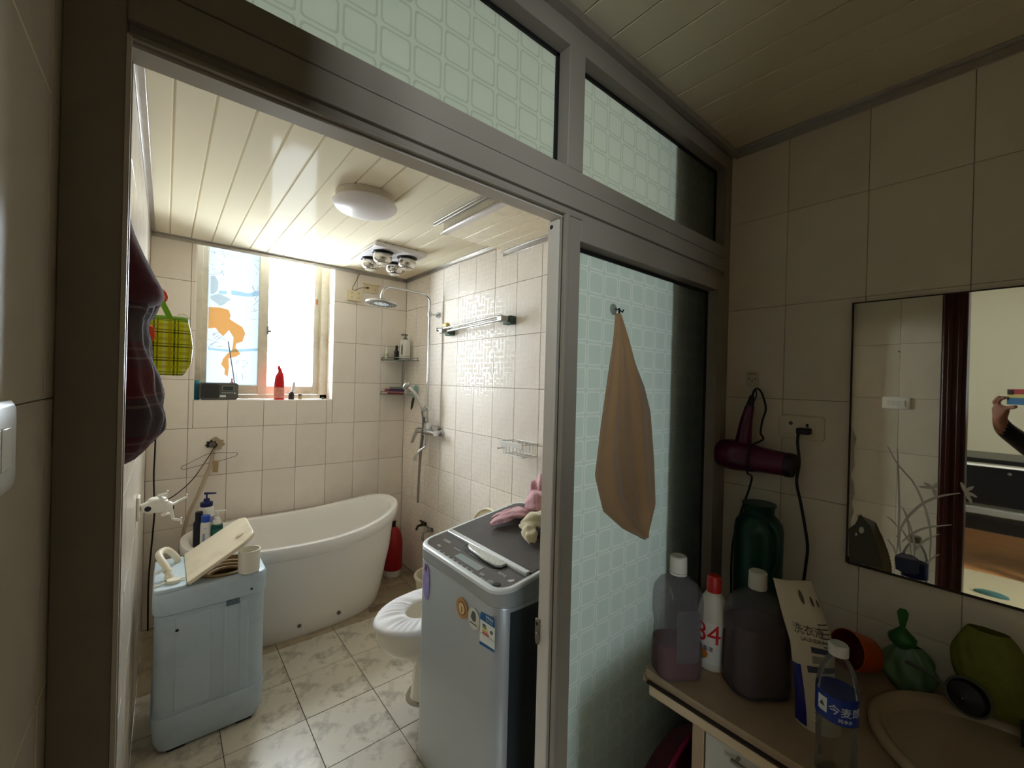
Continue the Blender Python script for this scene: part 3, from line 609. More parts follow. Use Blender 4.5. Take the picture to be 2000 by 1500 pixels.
obj('lever', MB().loft([[(RX-.012+dx, 2.80+dy-w, z), (RX+.012+dx, 2.80+dy-w, z), (RX+.012+dx, 2.80+dy+w, z), (RX-.012+dx, 2.80+dy+w, z)] for dx, dy, w, z in ((0, .02, .016, 1.15), (-.004, .04, .012, 1.12), (-.012, .066, .009, 1.075), (-.018, .082, .008, 1.035))]), M_CHROME, mx, bevel=.003)
obj('spout', MB().tube([(RX-.003, RY, 1.12), (RX-.003, RY, 1.06), (RX-.006, RY+.005, 1.03), (RX-.035, RY+.03, 1.0), (RX-.055, RY+.05, .965), (RX-.063, RY+.055, .925)], .0095, 14, smooth=5), M_CHROME, mx)
obj('diverter', MB().lathe([(.017, 1.198), (.017, 1.235), (.012, 1.24)], (RX-.005, RY+.03, 0), 'z', 18).box(RX-.018, RX+.008, RY-.005, RY+.04, 1.21, 1.236), M_CHROME, mx, bevel=.003)
obj('hose', MB().tube([(RX-.035, RY+.01, 1.285), (RX-.02, RY+.025, 1.18), (RX-.02, RY+.05, 1.02), (RX-.02, RY+.065, .80), (RX-.02, RY+.07, .66), (RX-.017, RY+.077, .618), (RX-.012, RY+.084, .66), (RX-.01, RY+.08, .82), (RX-.005, RY+.065, 1.0), (RX, RY+.05, 1.11)], .0075, 10, smooth=7), mat('steel_hose', '#8d8a84', rough=.35, metal=.85, bump=.6, bscale=400), t)

def rod_shelf():
    t = thing('corner_shelf', 'two-tier glass corner shelf on a chrome post in the shower corner', 'shelf', (1.44, 3.14, 1.38))
    M_SG = mat('green_glass_shelf', '#5d6a60', rough=.15, alpha=1)
    for z in (1.655, 1.385):
        s_ = obj('shelf_plate', MB().prism([(1.312, 3.218), (1.515, 3.218), (1.515, 2.965), (1.505, 2.963), (1.45, 3.03), (1.37, 3.10), (1.312, 3.205)], 'z', z, z+.006), M_SG, t)
        obj('guard_rail', MB().tube([(1.318, 3.212, z+.022), (1.335, 3.16, z+.022), (1.40, 3.075, z+.022), (1.47, 3.005, z+.022), (1.508, 2.97, z+.022)], .0028, 8, smooth=4).tube([(1.318, 3.212, z), (1.318, 3.212, z+.024)], .0035, 8).tube([(1.508, 2.972, z), (1.508, 2.972, z+.024)], .0035, 8), M_CHROMED, s_)
    obj('post', MB().tube([(1.47, 3.165, 1.38), (1.47, 3.165, 1.68)], .0065, 12).tube([(1.485, 3.18, 1.38), (1.485, 3.18, 1.68)], .0045, 10), M_CHROMED, t)
rod_shelf()
S1, S2 = 1.661, 1.391
t = thing('nozzle_bottle', 'small pale green bottle with white pointed cap on the upper corner shelf', 'bottle', (1.345, 3.185, S1))
obj('body', MB().lathe([(.012, 0), (.0135, .003), (.0135, .042), (.009, .05)], (1.345, 3.185, S1), 'z', 18), mat('pale_green', '#a9b48f', rough=.4), t)
obj('label', MB().lathe([(.01365, .006), (.01365, .026)], (1.345, 3.185, S1), 'z', 18, cap0=False, cap1=False), M_WHITE, t)
obj('cap', MB().lathe([(.0115, .0495), (.009, .07), (.0035, .105), (.002, .106)], (1.345, 3.185, S1), 'z', 18), M_WHITE, t)
t = thing('dropper_bottle', 'dark brown bottle with tall black cap on the upper corner shelf', 'bottle', (1.41, 3.145, S1))
obj('body', MB().lathe([(.017, 0), (.019, .003), (.019, .062), (.016, .074), (.009, .08)], (1.41, 3.145, S1), 'z', 20), mat('dark_amber_glass', '#17110c', rough=.15), t)
obj('cap', MB().lathe([(.0095, .0795), (.0095, .112), (.0075, .115)], (1.41, 3.145, S1), 'z', 16), M_BLACK, t)
obj('label', MB().lathe([(.01915, .012), (.01915, .055)], (1.41, 3.145, S1), 'z', 20, cap0=False, cap1=False), mat('dark_label', '#2b231a', rough=.6, var=.5, vscale=70), t)
t = thing('shampoo_bottle', 'large white pump bottle with dark blue print on the upper corner shelf', 'bottle', (1.462, 3.10, S1))
obj('body', MB().loft([rrect(1.462, 3.10, hx, hy, .02, S1+z) for hx, hy, z in ((.032, .026, 0), (.036, .029, .006), (.037, .03, .06), (.0355, .029, .12), (.0355, .029, .15), (.032, .026, .16), (.018, .018, .163))]), M_WHITE, t, angle=60)
obj('pump', MB().lathe([(.017, .1625), (.017, .178), (.006, .18), (.006, .195)], (1.462, 3.10, S1), 'z', 20).box(1.425, 1.476, 3.09, 3.11, S1+.193, S1+.206), mat('grey_pump', '#70726c', rough=.45), t, bevel=.002)
obj('print', MB().prism([(3.075, 1.70), (3.09, 1.71), (3.09, 1.775), (3.08, 1.785), (3.07, 1.76)], 'x', 1.4242, 1.4252), M_DKNAVY, t)
obj('print_line', MB().box(1.43, 1.49, 3.0705, 3.0712, S1+.028, S1+.031), M_PRINT_G, t)
for k, (c1, c2, z, dx, dy, lab) in enumerate((('#7c1c24', '#d8c2b4', 0, 0, 0, 'red toothpaste box lying on the lower corner shelf, bottom one'), ('#43204f', '#a04455', .021, .012, .006, 'dark purple toothpaste box lying on another box on the lower corner shelf'))):
    t = thing('toothpaste_box', lab, 'box', (1.385+dx, 3.15, S2+z), 'toothpaste boxes on the lower corner shelf')
    R_ = Matrix.Translation((1.395+dx, 3.145+dy, S2+z)) @ Matrix.Rotation(rad(-33+3*k), 4, 'Z')
    obj('carton', MB().box(-.075, .075, -.018, .018, 0, .02), mat('carton_%d' % k, c1, rough=.4, var=.4, vscale=30), t, M=R_, bevel=.0015)
    obj('end_print', MB().box(-.0755, -.045, -.0185, .0185, .003, .0175), mat('carton_print_%d' % k, c2, rough=.4, var=.2, vscale=60), t, M=R_)
tag(obj('soap_dish', MB().loft([rrect(1.43, 3.17, a, b, .015, S2+.0425+z) for a, b, z in ((.045, .022, 0), (.055, .03, .012), (.052, .027, .0125), (.042, .02, .004))]), mat('pale_glass_dish', '#9aa898', rough=.25)), 'pale soap dish on top of the toothpaste boxes', 'dish')
t = thing('hair_brush', 'pale blue hair brush with dark green handle hanging off the lower corner shelf', 'brush', (1.463, 2.99, 1.28))
BR = Matrix.Translation((1.487, 2.972, 1.40)) @ Matrix.Rotation(rad(7), 4, 'X') @ Matrix.Rotation(rad(8), 4, 'Y')
obj('head', MB().loft([[(x*w, y, z) for x, y in ((-.5, -.006), (.5, -.006), (.5, .006), (-.5, .006))] for w, z in ((.014, -.03), (.034, 0), (.042, .03), (.038, .055), (.016, .068))]), mat('pale_blue_plastic', '#8fb2b2', rough=.4), t, M=BR, bevel=.004)
obj('handle', MB().tube([(0, 0, -.03), (0, -.001, -.07), (.001, -.002, -.125)], lambda u: .0065+.004*sin(pi*u), 12, smooth=4), mat('dark_green_plastic', '#24362a', rough=.4), t, M=BR)
obj('hang_hole', MB().lathe([(.0028, -.0105), (.0028, -.0095)], (0.001, -.002, -.115), 'y', 10), M_WHITE, t, M=BR)
t = thing('comb', 'pale comb standing on the lower corner shelf', 'comb', (1.455, 3.06, 1.391))
obj('spine', MB().prism([(3.05, S2), (3.062, S2), (3.085, 1.50), (3.078, 1.505)], 'x', 1.4525, 1.4565), M_WHITE, t)

# double towel rail
t = thing('towel_rail', 'double chrome towel rail with tarnished green brackets on the shower wall', 'towel rail', (1.46, 2.2, 1.82))
M_TARN = mat('tarnished_bracket', '#3f5247', rough=.5, metal=.5, var=.35, vscale=50)
for y, zz in ((2.49, 1.84), (1.845, 1.857)):
    b_ = obj('wall_bracket', MB().box(1.478, XR-.001, y-.034, y+.034, zz-.024, zz+.024), M_TARN, t, bevel=.004)
    obj('bracket_end', MB().box(1.425, 1.478, y-.024, y+.024, zz-.014, zz+.02), M_CHROMED, b_, bevel=.006)
for x, dz in ((1.437, .014), (1.455, -.004)):
    obj('rail', MB().tube([(x, 2.545, 1.842+dz), (x, 1.835, 1.862+dz)], .0075, 14), M_CHROME, t)
obj('end_cap', MB().tube([(1.437, 2.552, 1.856), (1.437, 2.543, 1.856)], .0135, 16), M_CHROME, t)
tag(obj('soap_bar', MB().loft([rrect(1.446, 2.455, a, b, .008, z) for a, b, z in ((.012, .03, 1.8665), (.015, .034, 1.872), (.014, .033, 1.888), (.010, .028, 1.893))]), mat('yellow_soap', '#c2a860', rough=.45)), 'bar of yellow soap lying on the towel rail', 'soap')
# nail and wire basket
tag(obj('nail', MB().tube([(XR, 1.89, 1.124), (1.485, 1.902, 1.124)], .0018, 8).tube([(1.4865, 1.902, 1.124), (1.484, 1.903, 1.124)], .005, 10), mat('rusty_nail', '#5e201a', rough=.6)), 'rusty nail sticking out of the shower wall', 'nail')
t = thing('wire_basket', 'white wire soap basket on the wall above the washing machine', 'basket', (1.46, 1.70, 1.11))
M_WIRE = mat('white_wire', '#dcdbd6', rough=.4)
wb_ = MB(); Y0, Y1, X0_, X1_ = 1.60, 1.785, 1.405, XR-.004
for z, k in ((1.185, 0), (1.118, .012)):
    c_ = [(X0_+k, Y0+k, z), (X0_+k, Y1-k, z), (X1_, Y1-k, z), (X1_, Y0+k, z), (X0_+k, Y0+k, z)]
    for a, b in zip(c_[:-1], c_[1:]): wb_.tube([a, b], .003, 6)
obj('rim_wire', wb_, M_WIRE, t)
for i in range(6):
    y = Y0+.02+(Y1-Y0-.04)*i/5; obj('cross_wire', MB().tube([(X0_, y, 1.185), (X0_+.012, y, 1.118), (X1_, y, 1.118), (X1_, y, 1.185)], .0022, 6), M_WIRE, t)
for i in range(3):
    x = X0_+.03+.03*i; obj('cross_wire', MB().tube([(x, Y1, 1.185), (x, Y1-.012, 1.118)], .0016, 6), M_WIRE, t)
obj('top_bar', MB().box(X0_-.002, X0_+.002, Y0, Y1, 1.165, 1.19), M_WIRE, t)
# taps
def tap(y, z, lab, mtl, bib):
    t = thing('tap', lab, 'tap', (XR-.03, y, z-.03), 'taps low on the shower wall')
    obj('body', MB().lathe([(.017, -.002), (.017, -.008), (.010, -.012), (.010, -.05)], (XR, y, z), 'x', 16), mtl, t)
    obj('spout', MB().tube([(XR-.045, y, z), (XR-.065, y+.004, z-.006), (XR-.075, y+.006, z-.03), (XR-.075, y+.006, z-.03-bib)], .0085, 12, smooth=4), mtl, t)
    obj('handle', MB().tube([(XR-.035, y, z+.008), (XR-.035, y, z+.024)], .006, 10).box(XR-.042, XR-.028, y-.026, y+.026, z+.022, z+.032), mtl, t, bevel=.003)
tap(2.80, .43, 'dark brass tap low on the wall by the bathtub', mat('dark_brass', '#3c3626', rough=.45, metal=.7, var=.3, vscale=60), 0.0)
tap(2.70, .415, 'chrome tap with long nozzle low on the wall behind the washing machine', M_CHROMED, .035)
# ---------------------------------------------------------------- bathtub
t = thing('bathtub', 'white freestanding slipper bathtub with one high end under the window', 'bathtub', (.67, 2.84, 0))
TCX, TCY, TA, TB = .672, 2.835, .60, .352
def rimz(x):
    u = (x-TCX)/TA
    return .578+(.095*max(0, u)**2.0)+(.028*max(0, -u)**2.0)
def ring(a, b, zf, e=2.5, cx=TCX, cy=TCY): return sup(cx, cy, a, b, zf, e, 72)
outer = [ring(.44, .19, 0.012), ring(.47, .208, .0), ring(.485, .218, .02), ring(.505, .24, .12, cx=TCX+.002), ring(.525, .268, .25, cx=TCX+.004), ring(.548, .297, .38, cx=TCX+.005), ring(.572, .325, lambda x: rimz(x)-.078), ring(.585, .337, lambda x: rimz(x)-.074), ring(.596, .348, lambda x: rimz(x)-.066), ring(.60, .352, lambda x: rimz(x)-.012), ring(.594, .346, lambda x: rimz(x)-.001), ring(.586, .338, rimz),
         ring(.562, .314, rimz), ring(.552, .304, lambda x: rimz(x)-.006), ring(.53, .282, lambda x: rimz(x)-.09), ring(.47, .235, .28), ring(.42, .20, .16), ring(.34, .15, .12)]
obj('shell', MB().loft(outer), M_ACRYL, t, angle=50)
obj('ledge', MB().prism([(x, y) for x, y, z in sup(.205, 2.835, .085, .17, 0, 2.2, 24)], 'z', .50, .52), M_ACRYL, t, bevel=.008)
for x, y, z in ((.62, 2.603, .075), (.84, 2.603, .078)):
    obj('screw_cap', MB().lathe([(.011, .004), (.011, -.003), (.008, -.005)], (x, y, z), 'y', 16), mat('grey_cap', '#6b675e', rough=.5), t)
tag(obj('mortar_lump', MB().loft([sup(1.12, 2.645, a, b, z, 2.3, 20) for a, b, z in ((.08, .03, 0), (.07, .024, .010), (.05, .015, .016))]), mat('mortar', '#8a7762', rough=.95, var=.3, vscale=30, bump=.8, bscale=60)), 'flat lump of mortar on the floor beside the bathtub', 'mortar')

# bottles on the bathtub ledge
LZ = .52
def pump_head(par, x, y, z, mtl, L=.038, ang=0, s_=1.):
    R_ = Matrix.Translation((x, y, z)) @ Matrix.Rotation(ang, 4, 'Z')
    obj('pump', MB().lathe([(.0125*s_, 0), (.0125*s_, .016), (.0045, .018), (.0045, .042)], (0, 0, 0), 'z', 16).loft([[(-.012, -w, z0), (-.012, w, z0), (-.012, w, z0+.012), (-.012, -w, z0+.012)] if k == 0 else [(L, -w*.5, z0-.004), (L, w*.5, z0-.004), (L, w*.5, z0+.002), (L, -w*.5, z0+.002)] for k, w, z0 in ((0, .009, .041), (1, .009, .045))]), mtl, par, M=R_, bevel=.0015)
t = thing('lotion_bottle', 'tall white pump bottle with navy pump at the back of the bathtub ledge', 'bottle', (.195, 2.93, LZ))
obj('body', MB().lathe([(.034, 0), (.037, .006), (.037, .21), (.033, .232), (.02, .243)], (.195, 2.93, LZ), 'z', 28), M_WHITE, t, angle=50)
obj('collar', MB().lathe([(.0305, .2365), (.0305, .258), (.02, .262)], (.195, 2.93, LZ), 'z', 24), M_NAVY, t)
obj('print', MB().lathe([(.0373, .14), (.0373, .18)], (.195, 2.93, LZ), 'z', 28, cap0=False, cap1=False), mat('violet_print', '#7a76b0', rough=.5, var=.5, vscale=40), t)
pump_head(t, .195, 2.93, LZ+.262, M_NAVY, .045, rad(-10), 1.2)
t = thing('navy_bottle', 'dark navy bottle with flat navy cap at the corner of the bathtub ledge', 'bottle', (.158, 2.86, LZ))
obj('body', MB().loft([rrect(.158, 2.865, a, b, .012, LZ+z) for a, b, z in ((.022, .018, 0), (.025, .02, .005), (.025, .02, .165), (.018, .016, .18))]), M_DKNAVY, t)
obj('cap', MB().lathe([(.0165, .179), (.0175, .182), (.0175, .225), (.012, .229)], (.158, 2.865, LZ), 'z', 20), M_DKNAVY, t)
t = thing('white_bottle', 'white bottle with bright blue cap on the bathtub ledge', 'bottle', (.184, 2.785, LZ))
obj('body', MB().loft([rrect(.184, 2.785, a, b, .012, LZ+z) for a, b, z in ((.02, .017, 0), (.024, .019, .005), (.024, .019, .175), (.019, .017, .19))]), M_WHITE, t)
obj('cap', MB().lathe([(.0205, .189), (.0215, .192), (.0205, .222), (.014, .225)], (.184, 2.785, LZ), 'z', 20), M_BLUECAP, t)
obj('print', MB().box(.168, .1685, 2.765, 2.7655, LZ+.1, LZ+.12).box(.176, .186, 2.7652, 2.7658, LZ+.155, LZ+.159).box(.17, .18, 2.7652, 2.7658, LZ+.08, LZ+.13), mat('lilac_print', '#9aa0c4', rough=.5), t)
t = thing('green_bottle', 'dark green hand wash bottle with white pump on the bathtub ledge', 'bottle', (.232, 2.765, LZ))
obj('body', MB().loft([rrect(.232, 2.765, a, b, .012, LZ+z) for a, b, z in ((.024, .019, 0), (.027, .021, .004), (.027, .021, .16), (.0265, .0205, .168), (.014, .014, .175))]), M_GREENB, t)
obj('collar', MB().lathe([(.018, .174), (.020, .178), (.018, .196)], (.232, 2.765, LZ), 'z', 20), M_WHITE, t)
pump_head(t, .232, 2.765, LZ+.195, M_WHITE, .042, rad(5))
obj('label', MB().box(.21, .252, 2.7432, 2.744, LZ+.07, LZ+.15), mat('green_label', '#0b5648', rough=.4, var=.3, vscale=50), t)

# red canister and bucket
t = thing('red_canister', 'red bottle-shaped canister with white base standing between bathtub and wall', 'canister', (1.375, 3.05, 0))
obj('body', MB().lathe([(.068, .05), (.07, .06), (.07, .25), (.062, .30), (.045, .345), (.02, .37)], (1.38, 3.05, 0), 'z', 28), mat('red_enamel', '#a3141d', rough=.35, var=.1), t, angle=60)
obj('base', MB().lathe([(.062, 0), (.064, .004), (.066, .05)], (1.38, 3.05, 0), 'z', 28), M_WHITE, t)
obj('valve', MB().lathe([(.016, .3695), (.016, .40)], (1.38, 3.05, 0), 'z', 14).box(1.345, 1.40, 3.042, 3.058, .398, .412), M_BLACK, t, bevel=.003)
t = thing('bucket', 'cream plastic bucket behind the toilet', 'bucket', (1.395, 2.46, 0))
obj('body', MB().lathe([(.085, 0), (.088, .004), (.098, .13), (.108, .20), (.117, .203), (.12, .215), (.115, .222), (.102, .22), (.10, .20), (.086, .012), (.001, .01)], (1.392, 2.46, 0), 'z', 36), M_CREAM, t, angle=45)
obj('bail', MB().tube([(1.392+.12*cos(a), 2.46+.12*sin(a), .212-.115*sin((a-rad(120))/rad(180)*pi)*.95) for a in [rad(120+10*k) for k in range(19)]], .003, 8), M_CHROMED, t)

# ---------------------------------------------------------------- toilet
t = thing('toilet', 'cream toilet with white elastic seat cover and raised lid beside the washing machine', 'toilet', (1.1, 1.78, 0))
TY = 1.785
def egg(cx, a, b, z, n=36, back=.75):
    out = []
    for i in range(n):
        q = 2*pi*i/n; c, s_ = cos(q), sin(q); out.append((cx+(a if c < 0 else a*back)*c, TY+b*s_*(1-.10*max(0, -c)**2), z))
    return out
obj('bowl', MB().loft([egg(1.13, .215, .115, 0, back=1.2), egg(1.13, .21, .11, .03, back=1.2), egg(1.13, .20, .10, .15, back=1.2), egg(1.11, .205, .105, .205, back=1.1), egg(1.05, .24, .145, .25), egg(1.025, .272, .18, .31), egg(1.02, .280, .19, .355), egg(1.02, .280, .19, .392), egg(1.02, .268, .178, .40), egg(1.02, .20, .12, .40), egg(1.02, .19, .11, .33), egg(1.05, .10, .06, .22)]), M_CERAM, t, angle=50)
obj('base_sealant', MB().loft([egg(1.13, .235, .14, 0, back=1.1), egg(1.13, .215, .12, .006, back=1.1), egg(1.13, .198, .103, .016, back=1.18)]), mat('dirty_sealant', '#8b7f6c', rough=.9, var=.4, vscale=25), t)
obj('tank', MB().loft([rrect(1.43, TY, .085, .19, .03, z) for z in (.36, .40, .66, .70)]), M_CERAM, t)
# seat cover: padded ring with radial gathers
def cov(u, v):
    q = 2*pi*u; c, s_ = cos(q), sin(q); back = 1 if c < 0 else .78
    w = .5+.5*cos(pi*(2*v-1)) if 0 else 1
    k = .165+.135*v; kb = .088+.10*v
    puff = .017*sin(pi*min(1, v*1.02))**.6+.0075*sin(q*30+4*sin(q*5))*(1-v)**.5*sin(pi*v)
    z = .402+puff+(.004 if v < .95 else -.006)
    return (1.02+.02*(1-v)+k*.95*c*back, TY+kb*s_*(1.02), z)
obj('seat_cover', MB().grid(cov, 160, 14), mat('white_terry', '#f1eff2', rough=.9, sheen=.4, bump=.4, bscale=400), t, angle=180, solid=.004)
obj('lid', MB().loft([[(x, TY+.185*cos(q)*(1.0 if sin(q) < 0 else .98), .42+.20+.205*sin(q)) for q in [2*pi*i/36 for i in range(36)]] for x in (1.345, 1.353, 1.36)] ).mapv(lambda p: Vector((p.x+(p.z-.42)*.03, p.y, p.z))), mat('cream_lid', '#e7d8b8', rough=.25), t, bevel=.004)
obj('lid_rim', MB().tube([(1.342+.03*(.2+.205*sin(q)), TY+.18*cos(q), .62+.2*sin(q)) for q in [2*pi*i/40 for i in range(41)]], .005, 8), mat('cream_lid_rim', '#efe4c8', rough=.25), t)

# ---------------------------------------------------------------- washing machine
t = thing('washing_machine', 'silver top-loading washing machine with dark grey lid and control panel', 'washing machine', (1.04, 1.26, 0))
WX, WY, HX, HY = 1.07, 1.262, .268, .272
def wring(z, ins=0., top=False):
    out = []
    for x, y in rrect(WX, WY, HX-ins, HY-ins, max(.012, .062-ins), None, 8):
        if x < WX: x -= .012*(1-((y-WY)/HY)**2)*min(1, (WX-x)/.15)
        out.append((x, y, z(x) if callable(z) else z))
    return out
topz = lambda x: .848+(x-.77)*.15
M_SILV = mat('silver_paint', '#b4b9bb', rough=.34, metal=.4, var=.03, vscale=3)
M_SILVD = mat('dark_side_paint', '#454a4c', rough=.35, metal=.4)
cab = obj('cabinet', MB().loft([wring(.012, .012), wring(.03), wring(.793), wring(.797, .002)]), M_SILV, t, angle=30)
obj('seam_strip', MB().loft([wring(.797, .004), wring(.8035, .004)]), mat('seam_light', '#cfd4d5', rough=.3, metal=.5), t)
obj('top_collar', MB().loft([wring(.8035, -.002), wring(lambda x: topz(x)-.012, -.003)]), M_SILV, t, angle=30)
obj('rim', MB().loft([wring(lambda x: topz(x)-.012, -.002), wring(lambda x: topz(x)-.003, -.001), wring(topz, .004), wring(topz, .016), wring(lambda x: topz(x)-.006, .020)], True, True), mat('pale_rim', '#dde2e3', rough=.3), t, angle=30)
panel_z = lambda x: topz(x)-.003
M_PANEL = mat('control_panel', '#55514f', rough=.3, var=.05)
def clip_ring(ins, z, xlo=None, xhi=None):
    return [(min(max(x, xlo or -9), xhi or 9), y, z(min(max(x, xlo or -9), xhi or 9))) for x, y, _ in wring(0, ins)]
obj('control_panel', MB().loft([clip_ring(.019, lambda x: topz(x)-.008, None, .922), clip_ring(.019, panel_z, None, .922)]), M_PANEL, t)
obj('lid', MB().loft([clip_ring(.019, lambda x: topz(x)-.008, .943, None), clip_ring(.019, lambda x: topz(x)+.002, .943, None)]), mat('lid_grey', '#4f4b49', rough=.5, var=.25, vscale=9, dirt='#7b756e', dscale=7, damt=.35), t, bevel=.002)
obj('chrome_strip', MB().box(.920, .944, WY-.248, WY+.248, 0, .013).mapv(lambda p: Vector((p.x, p.y, p.z+topz(p.x)-.006))), mat('satin_chrome', '#cfd6da', rough=.2, metal=.7), t, bevel=.004)
obj('hinge_line', MB().box(1.215, 1.2165, WY-.25, WY+.25, .0018, .0026).mapv(lambda p: Vector((p.x, p.y, p.z+topz(p.x)))), M_BLACK, t)
obj('handle_recess', MB().prism([(.903, WY+.10), (.875, WY+.085), (.862, WY+.05), (.856, WY-.06), (.858, WY-.12), (.875, WY-.15), (.903, WY-.155)], 'z', -.0026, -.0021).mapv(lambda p: Vector((p.x+.018, p.y, p.z+topz(p.x+.018)))), M_BLACK, t)
obj('handle', MB().prism([(.903, WY+.085), (.884, WY+.065), (.874, WY+.03), (.867, WY-.06), (.868, WY-.13), (.88, WY-.148), (.903, WY-.15)], 'z', -.0015, .008).mapv(lambda p: Vector((p.x+.018, p.y, p.z+topz(p.x+.018)))), mat('clear_handle', '#b7b9b4', rough=.12, metal=.4, var=.3, vscale=80), t, bevel=.003)
PT = lambda x, y, dz=0: Vector((x*1.02, y*1.015, topz(x*1.02)-.003+dz))
slope = Vector((1, 0, .15)).normalized()
def on_panel(x, y): return frame(PT(x, y, .0013), (0, -1, 0), slope)
obj('display', MB().box(.818, .846, 1.145, 1.295, .0003, .0012).mapv(lambda p: PT(p.x, p.y, p.z)), mat('lcd_grey', '#8d9a9a', rough=.2), t)
for y in (1.405, 1.375, 1.34, 1.31, 1.28, 1.25, 1.22, 1.19):
    obj('button', MB().lathe([(.009, .0002), (.008, .001)], (0, 0, 0), 'z', 14).mapv(lambda p, y=y: PT(p.x+.801, p.y+y-.03, p.z)), mat('button_grey', '#6d6a69', rough=.4), t)
    text('button_mark', random.choice(['洗', '漂', '脱', '水']), .010, on_panel(.801, y-.03), M_PRINT_W, t)
text('panel_text', '全自动', .016, on_panel(.862, 1.42), M_PRINT_W, t); text('panel_text', '预约', .012, on_panel(.822, 1.412), M_PRINT_W, t)
text('panel_text', '洗涤 漂洗 脱水', .007, on_panel(.852, 1.33), M_PRINT_W, t); text('panel_text', '程序', .012, on_panel(.815, 1.118), M_PRINT_W, t); text('panel_text', '水位', .012, on_panel(.80, 1.095), M_PRINT_W, t)
text('panel_text', '洗衣机', .014, on_panel(.858, 1.066), M_PRINT_W, t)
obj('start_ring', MB().tube([tuple(PT(.803+.013*cos(a), 1.062+.013*sin(a), .0006)) for a in [2*pi*i/24 for i in range(25)]], .0009, 6), M_PRINT_W, t)
obj('start_button', MB().lathe([(.011, .0002), (.0095, .0014)], (0, 0, 0), 'z', 20).mapv(lambda p: PT(p.x+.803, p.y+1.062, p.z)), mat('button_pale', '#8b8886', rough=.4), t)
obj('power_button', MB().lathe([(.013, .0002), (.012, .0028), (.009, .0034)], (0, 0, 0), 'z', 20).mapv(lambda p: PT(p.x+.812, p.y+1.034, p.z)), M_BLACK, t)
obj('leaf_mark', MB().prism([(.848, 1.028), (.858, 1.024), (.868, 1.014), (.862, 1.008), (.85, 1.014)], 'z', .0002, .0008).mapv(lambda p: PT(p.x, p.y, p.z)), M_PRINT_W, t)
# stickers on the front
SYF = 1.022
def fx(y): return WX-HX-.012*(1-((y-WY)/HY)**2)-.0004
def sticker(name, poly, mtl, lift=.0, par=t): return obj(name, MB().loft([[(fx(y*SYF)-lift-d, y*SYF, 1.5-(1.5-z)*SYF) for y, z in poly] for d in (0, .0005)]), mtl, par, flat=True)
def disc(y, z, ry, rz, n=28): return [(y+ry*cos(2*pi*i/n), z+rz*sin(2*pi*i/n)) for i in range(n)]
s_ = sticker('round_sticker', disc(1.163, .748, .033, .034), mat('bronze_sticker', '#b98a55', rough=.4, var=.25, vscale=120)); sticker('sticker_ring', disc(1.163, .748, .0215, .022), mat('bronze_dark', '#7a5128', rough=.4), .0005, s_); sticker('sticker_centre', disc(1.163, .748, .018, .0185), mat('gold_centre', '#d9bf8e', rough=.4), .001, s_)
sticker('sticker_mark', [(1.158, .737), (1.160, .755), (1.163, .755), (1.163, .737)], mat('bronze_dark', '#7a5128'), .0016, s_)
s_ = sticker('round_sticker', disc(1.097, .742, .031, .034), mat('pale_sticker', '#d3d3c2', rough=.4)); sticker('sticker_mark', [(1.112, .743), (1.104, .764), (1.092, .766), (1.085, .755), (1.086, .737), (1.098, .733)], M_PRINT_G, .0006, s_); sticker('sticker_line', [(1.117, .724), (1.117, .727), (1.078, .727), (1.078, .724)], M_PRINT_G, .0006, s_)
EB = mat('label_blue', '#1c5c92', rough=.4); EW = mat('label_white', '#e4e6df', rough=.4)
e_ = sticker('energy_label', [(1.063, .678), (1.063, .772), (1.057, .782), (.999, .786), (.994, .78), (.992, .684)], EW)
sticker('label_header', [(1.063, .757), (1.063, .772), (1.057, .782), (.999, .786), (.994, .78), (.994, .757)], EB, .0005, e_); sticker('label_footer', [(1.063, .678), (1.063, .688), (.993, .692), (.992, .684)], EB, .0005, e_)
for k, c_ in enumerate(('#0e3a30', '#5d8a3a', '#d8cf62', '#e0a050', '#b8302c')):
    z = .748-.0062*k; sticker('efficiency_bar', [(1.050, z-.0045), (1.050, z), (1.036-.004*k, z), (1.034-.004*k, z-.0022), (1.036-.004*k, z-.0045)], mat('bar_%d' % k, c_, rough=.5), .0006, e_)
sticker('grade_mark', disc(1.008, .737, .006, .0055, 16), mat('grade_black', '#101a18', rough=.5), .0006, e_); sticker('label_rule', [(1.063, .715), (1.063, .716), (.993, .717), (.993, .716)], M_PRINT_G, .0006, e_)
text('label_text', '中国能效标识', .0105, frame((fx(1.051)-.0012, 1.051, 1.5-.725*SYF), (0, -1, 0), (0, 0, 1)), EW, e_, ext=.0001)
text('label_text', 'CHINA ENERGY LABEL', .0055, frame((fx(1.051)-.0012, 1.051, 1.5-.735*SYF), (0, -1, 0), (0, 0, 1)), EW, e_, ext=.0001)
text('label_text', '1', .010, frame((fx(1.03)-.0012, 1.03, 1.5-.763*SYF), (0, -1, 0), (0, 0, 1)), EW, e_, ext=.0001)
pv = MB().loft([[(fx(y*SYF)-d, y*SYF, 1.5-(1.5-z)*SYF) for y, z in [(1.445, .72), (1.442, .77), (1.43, .80), (1.416, .808), (1.402, .795), (1.393, .76), (1.393, .70), (1.40, .678), (1.418, .668), (1.436, .682)]] for d in (.0, .0006)])
obj('purple_sticker', pv, mat('lilac_sticker', '#9a90cf', rough=.35, var=.3, vscale=40, dirt='#c9a7b8', dscale=30, damt=.6), t, flat=True)
for dy, dz in ((0, 0), (.006, .009), (-.006, .008), (.007, -.004), (-.005, -.006)): sticker('flower_petal', disc(1.421+dy, .788+dz, .0045, .006, 10), mat('maroon_print', '#6a1f52', rough=.5), .0006)
for x, y in ((.88, 1.06), (.88, 1.46), (1.27, 1.06), (1.27, 1.46)): obj('foot', MB().lathe([(.025, 0), (.02, .014)], (x, y, 0), 'z', 14), M_BLACK, t)
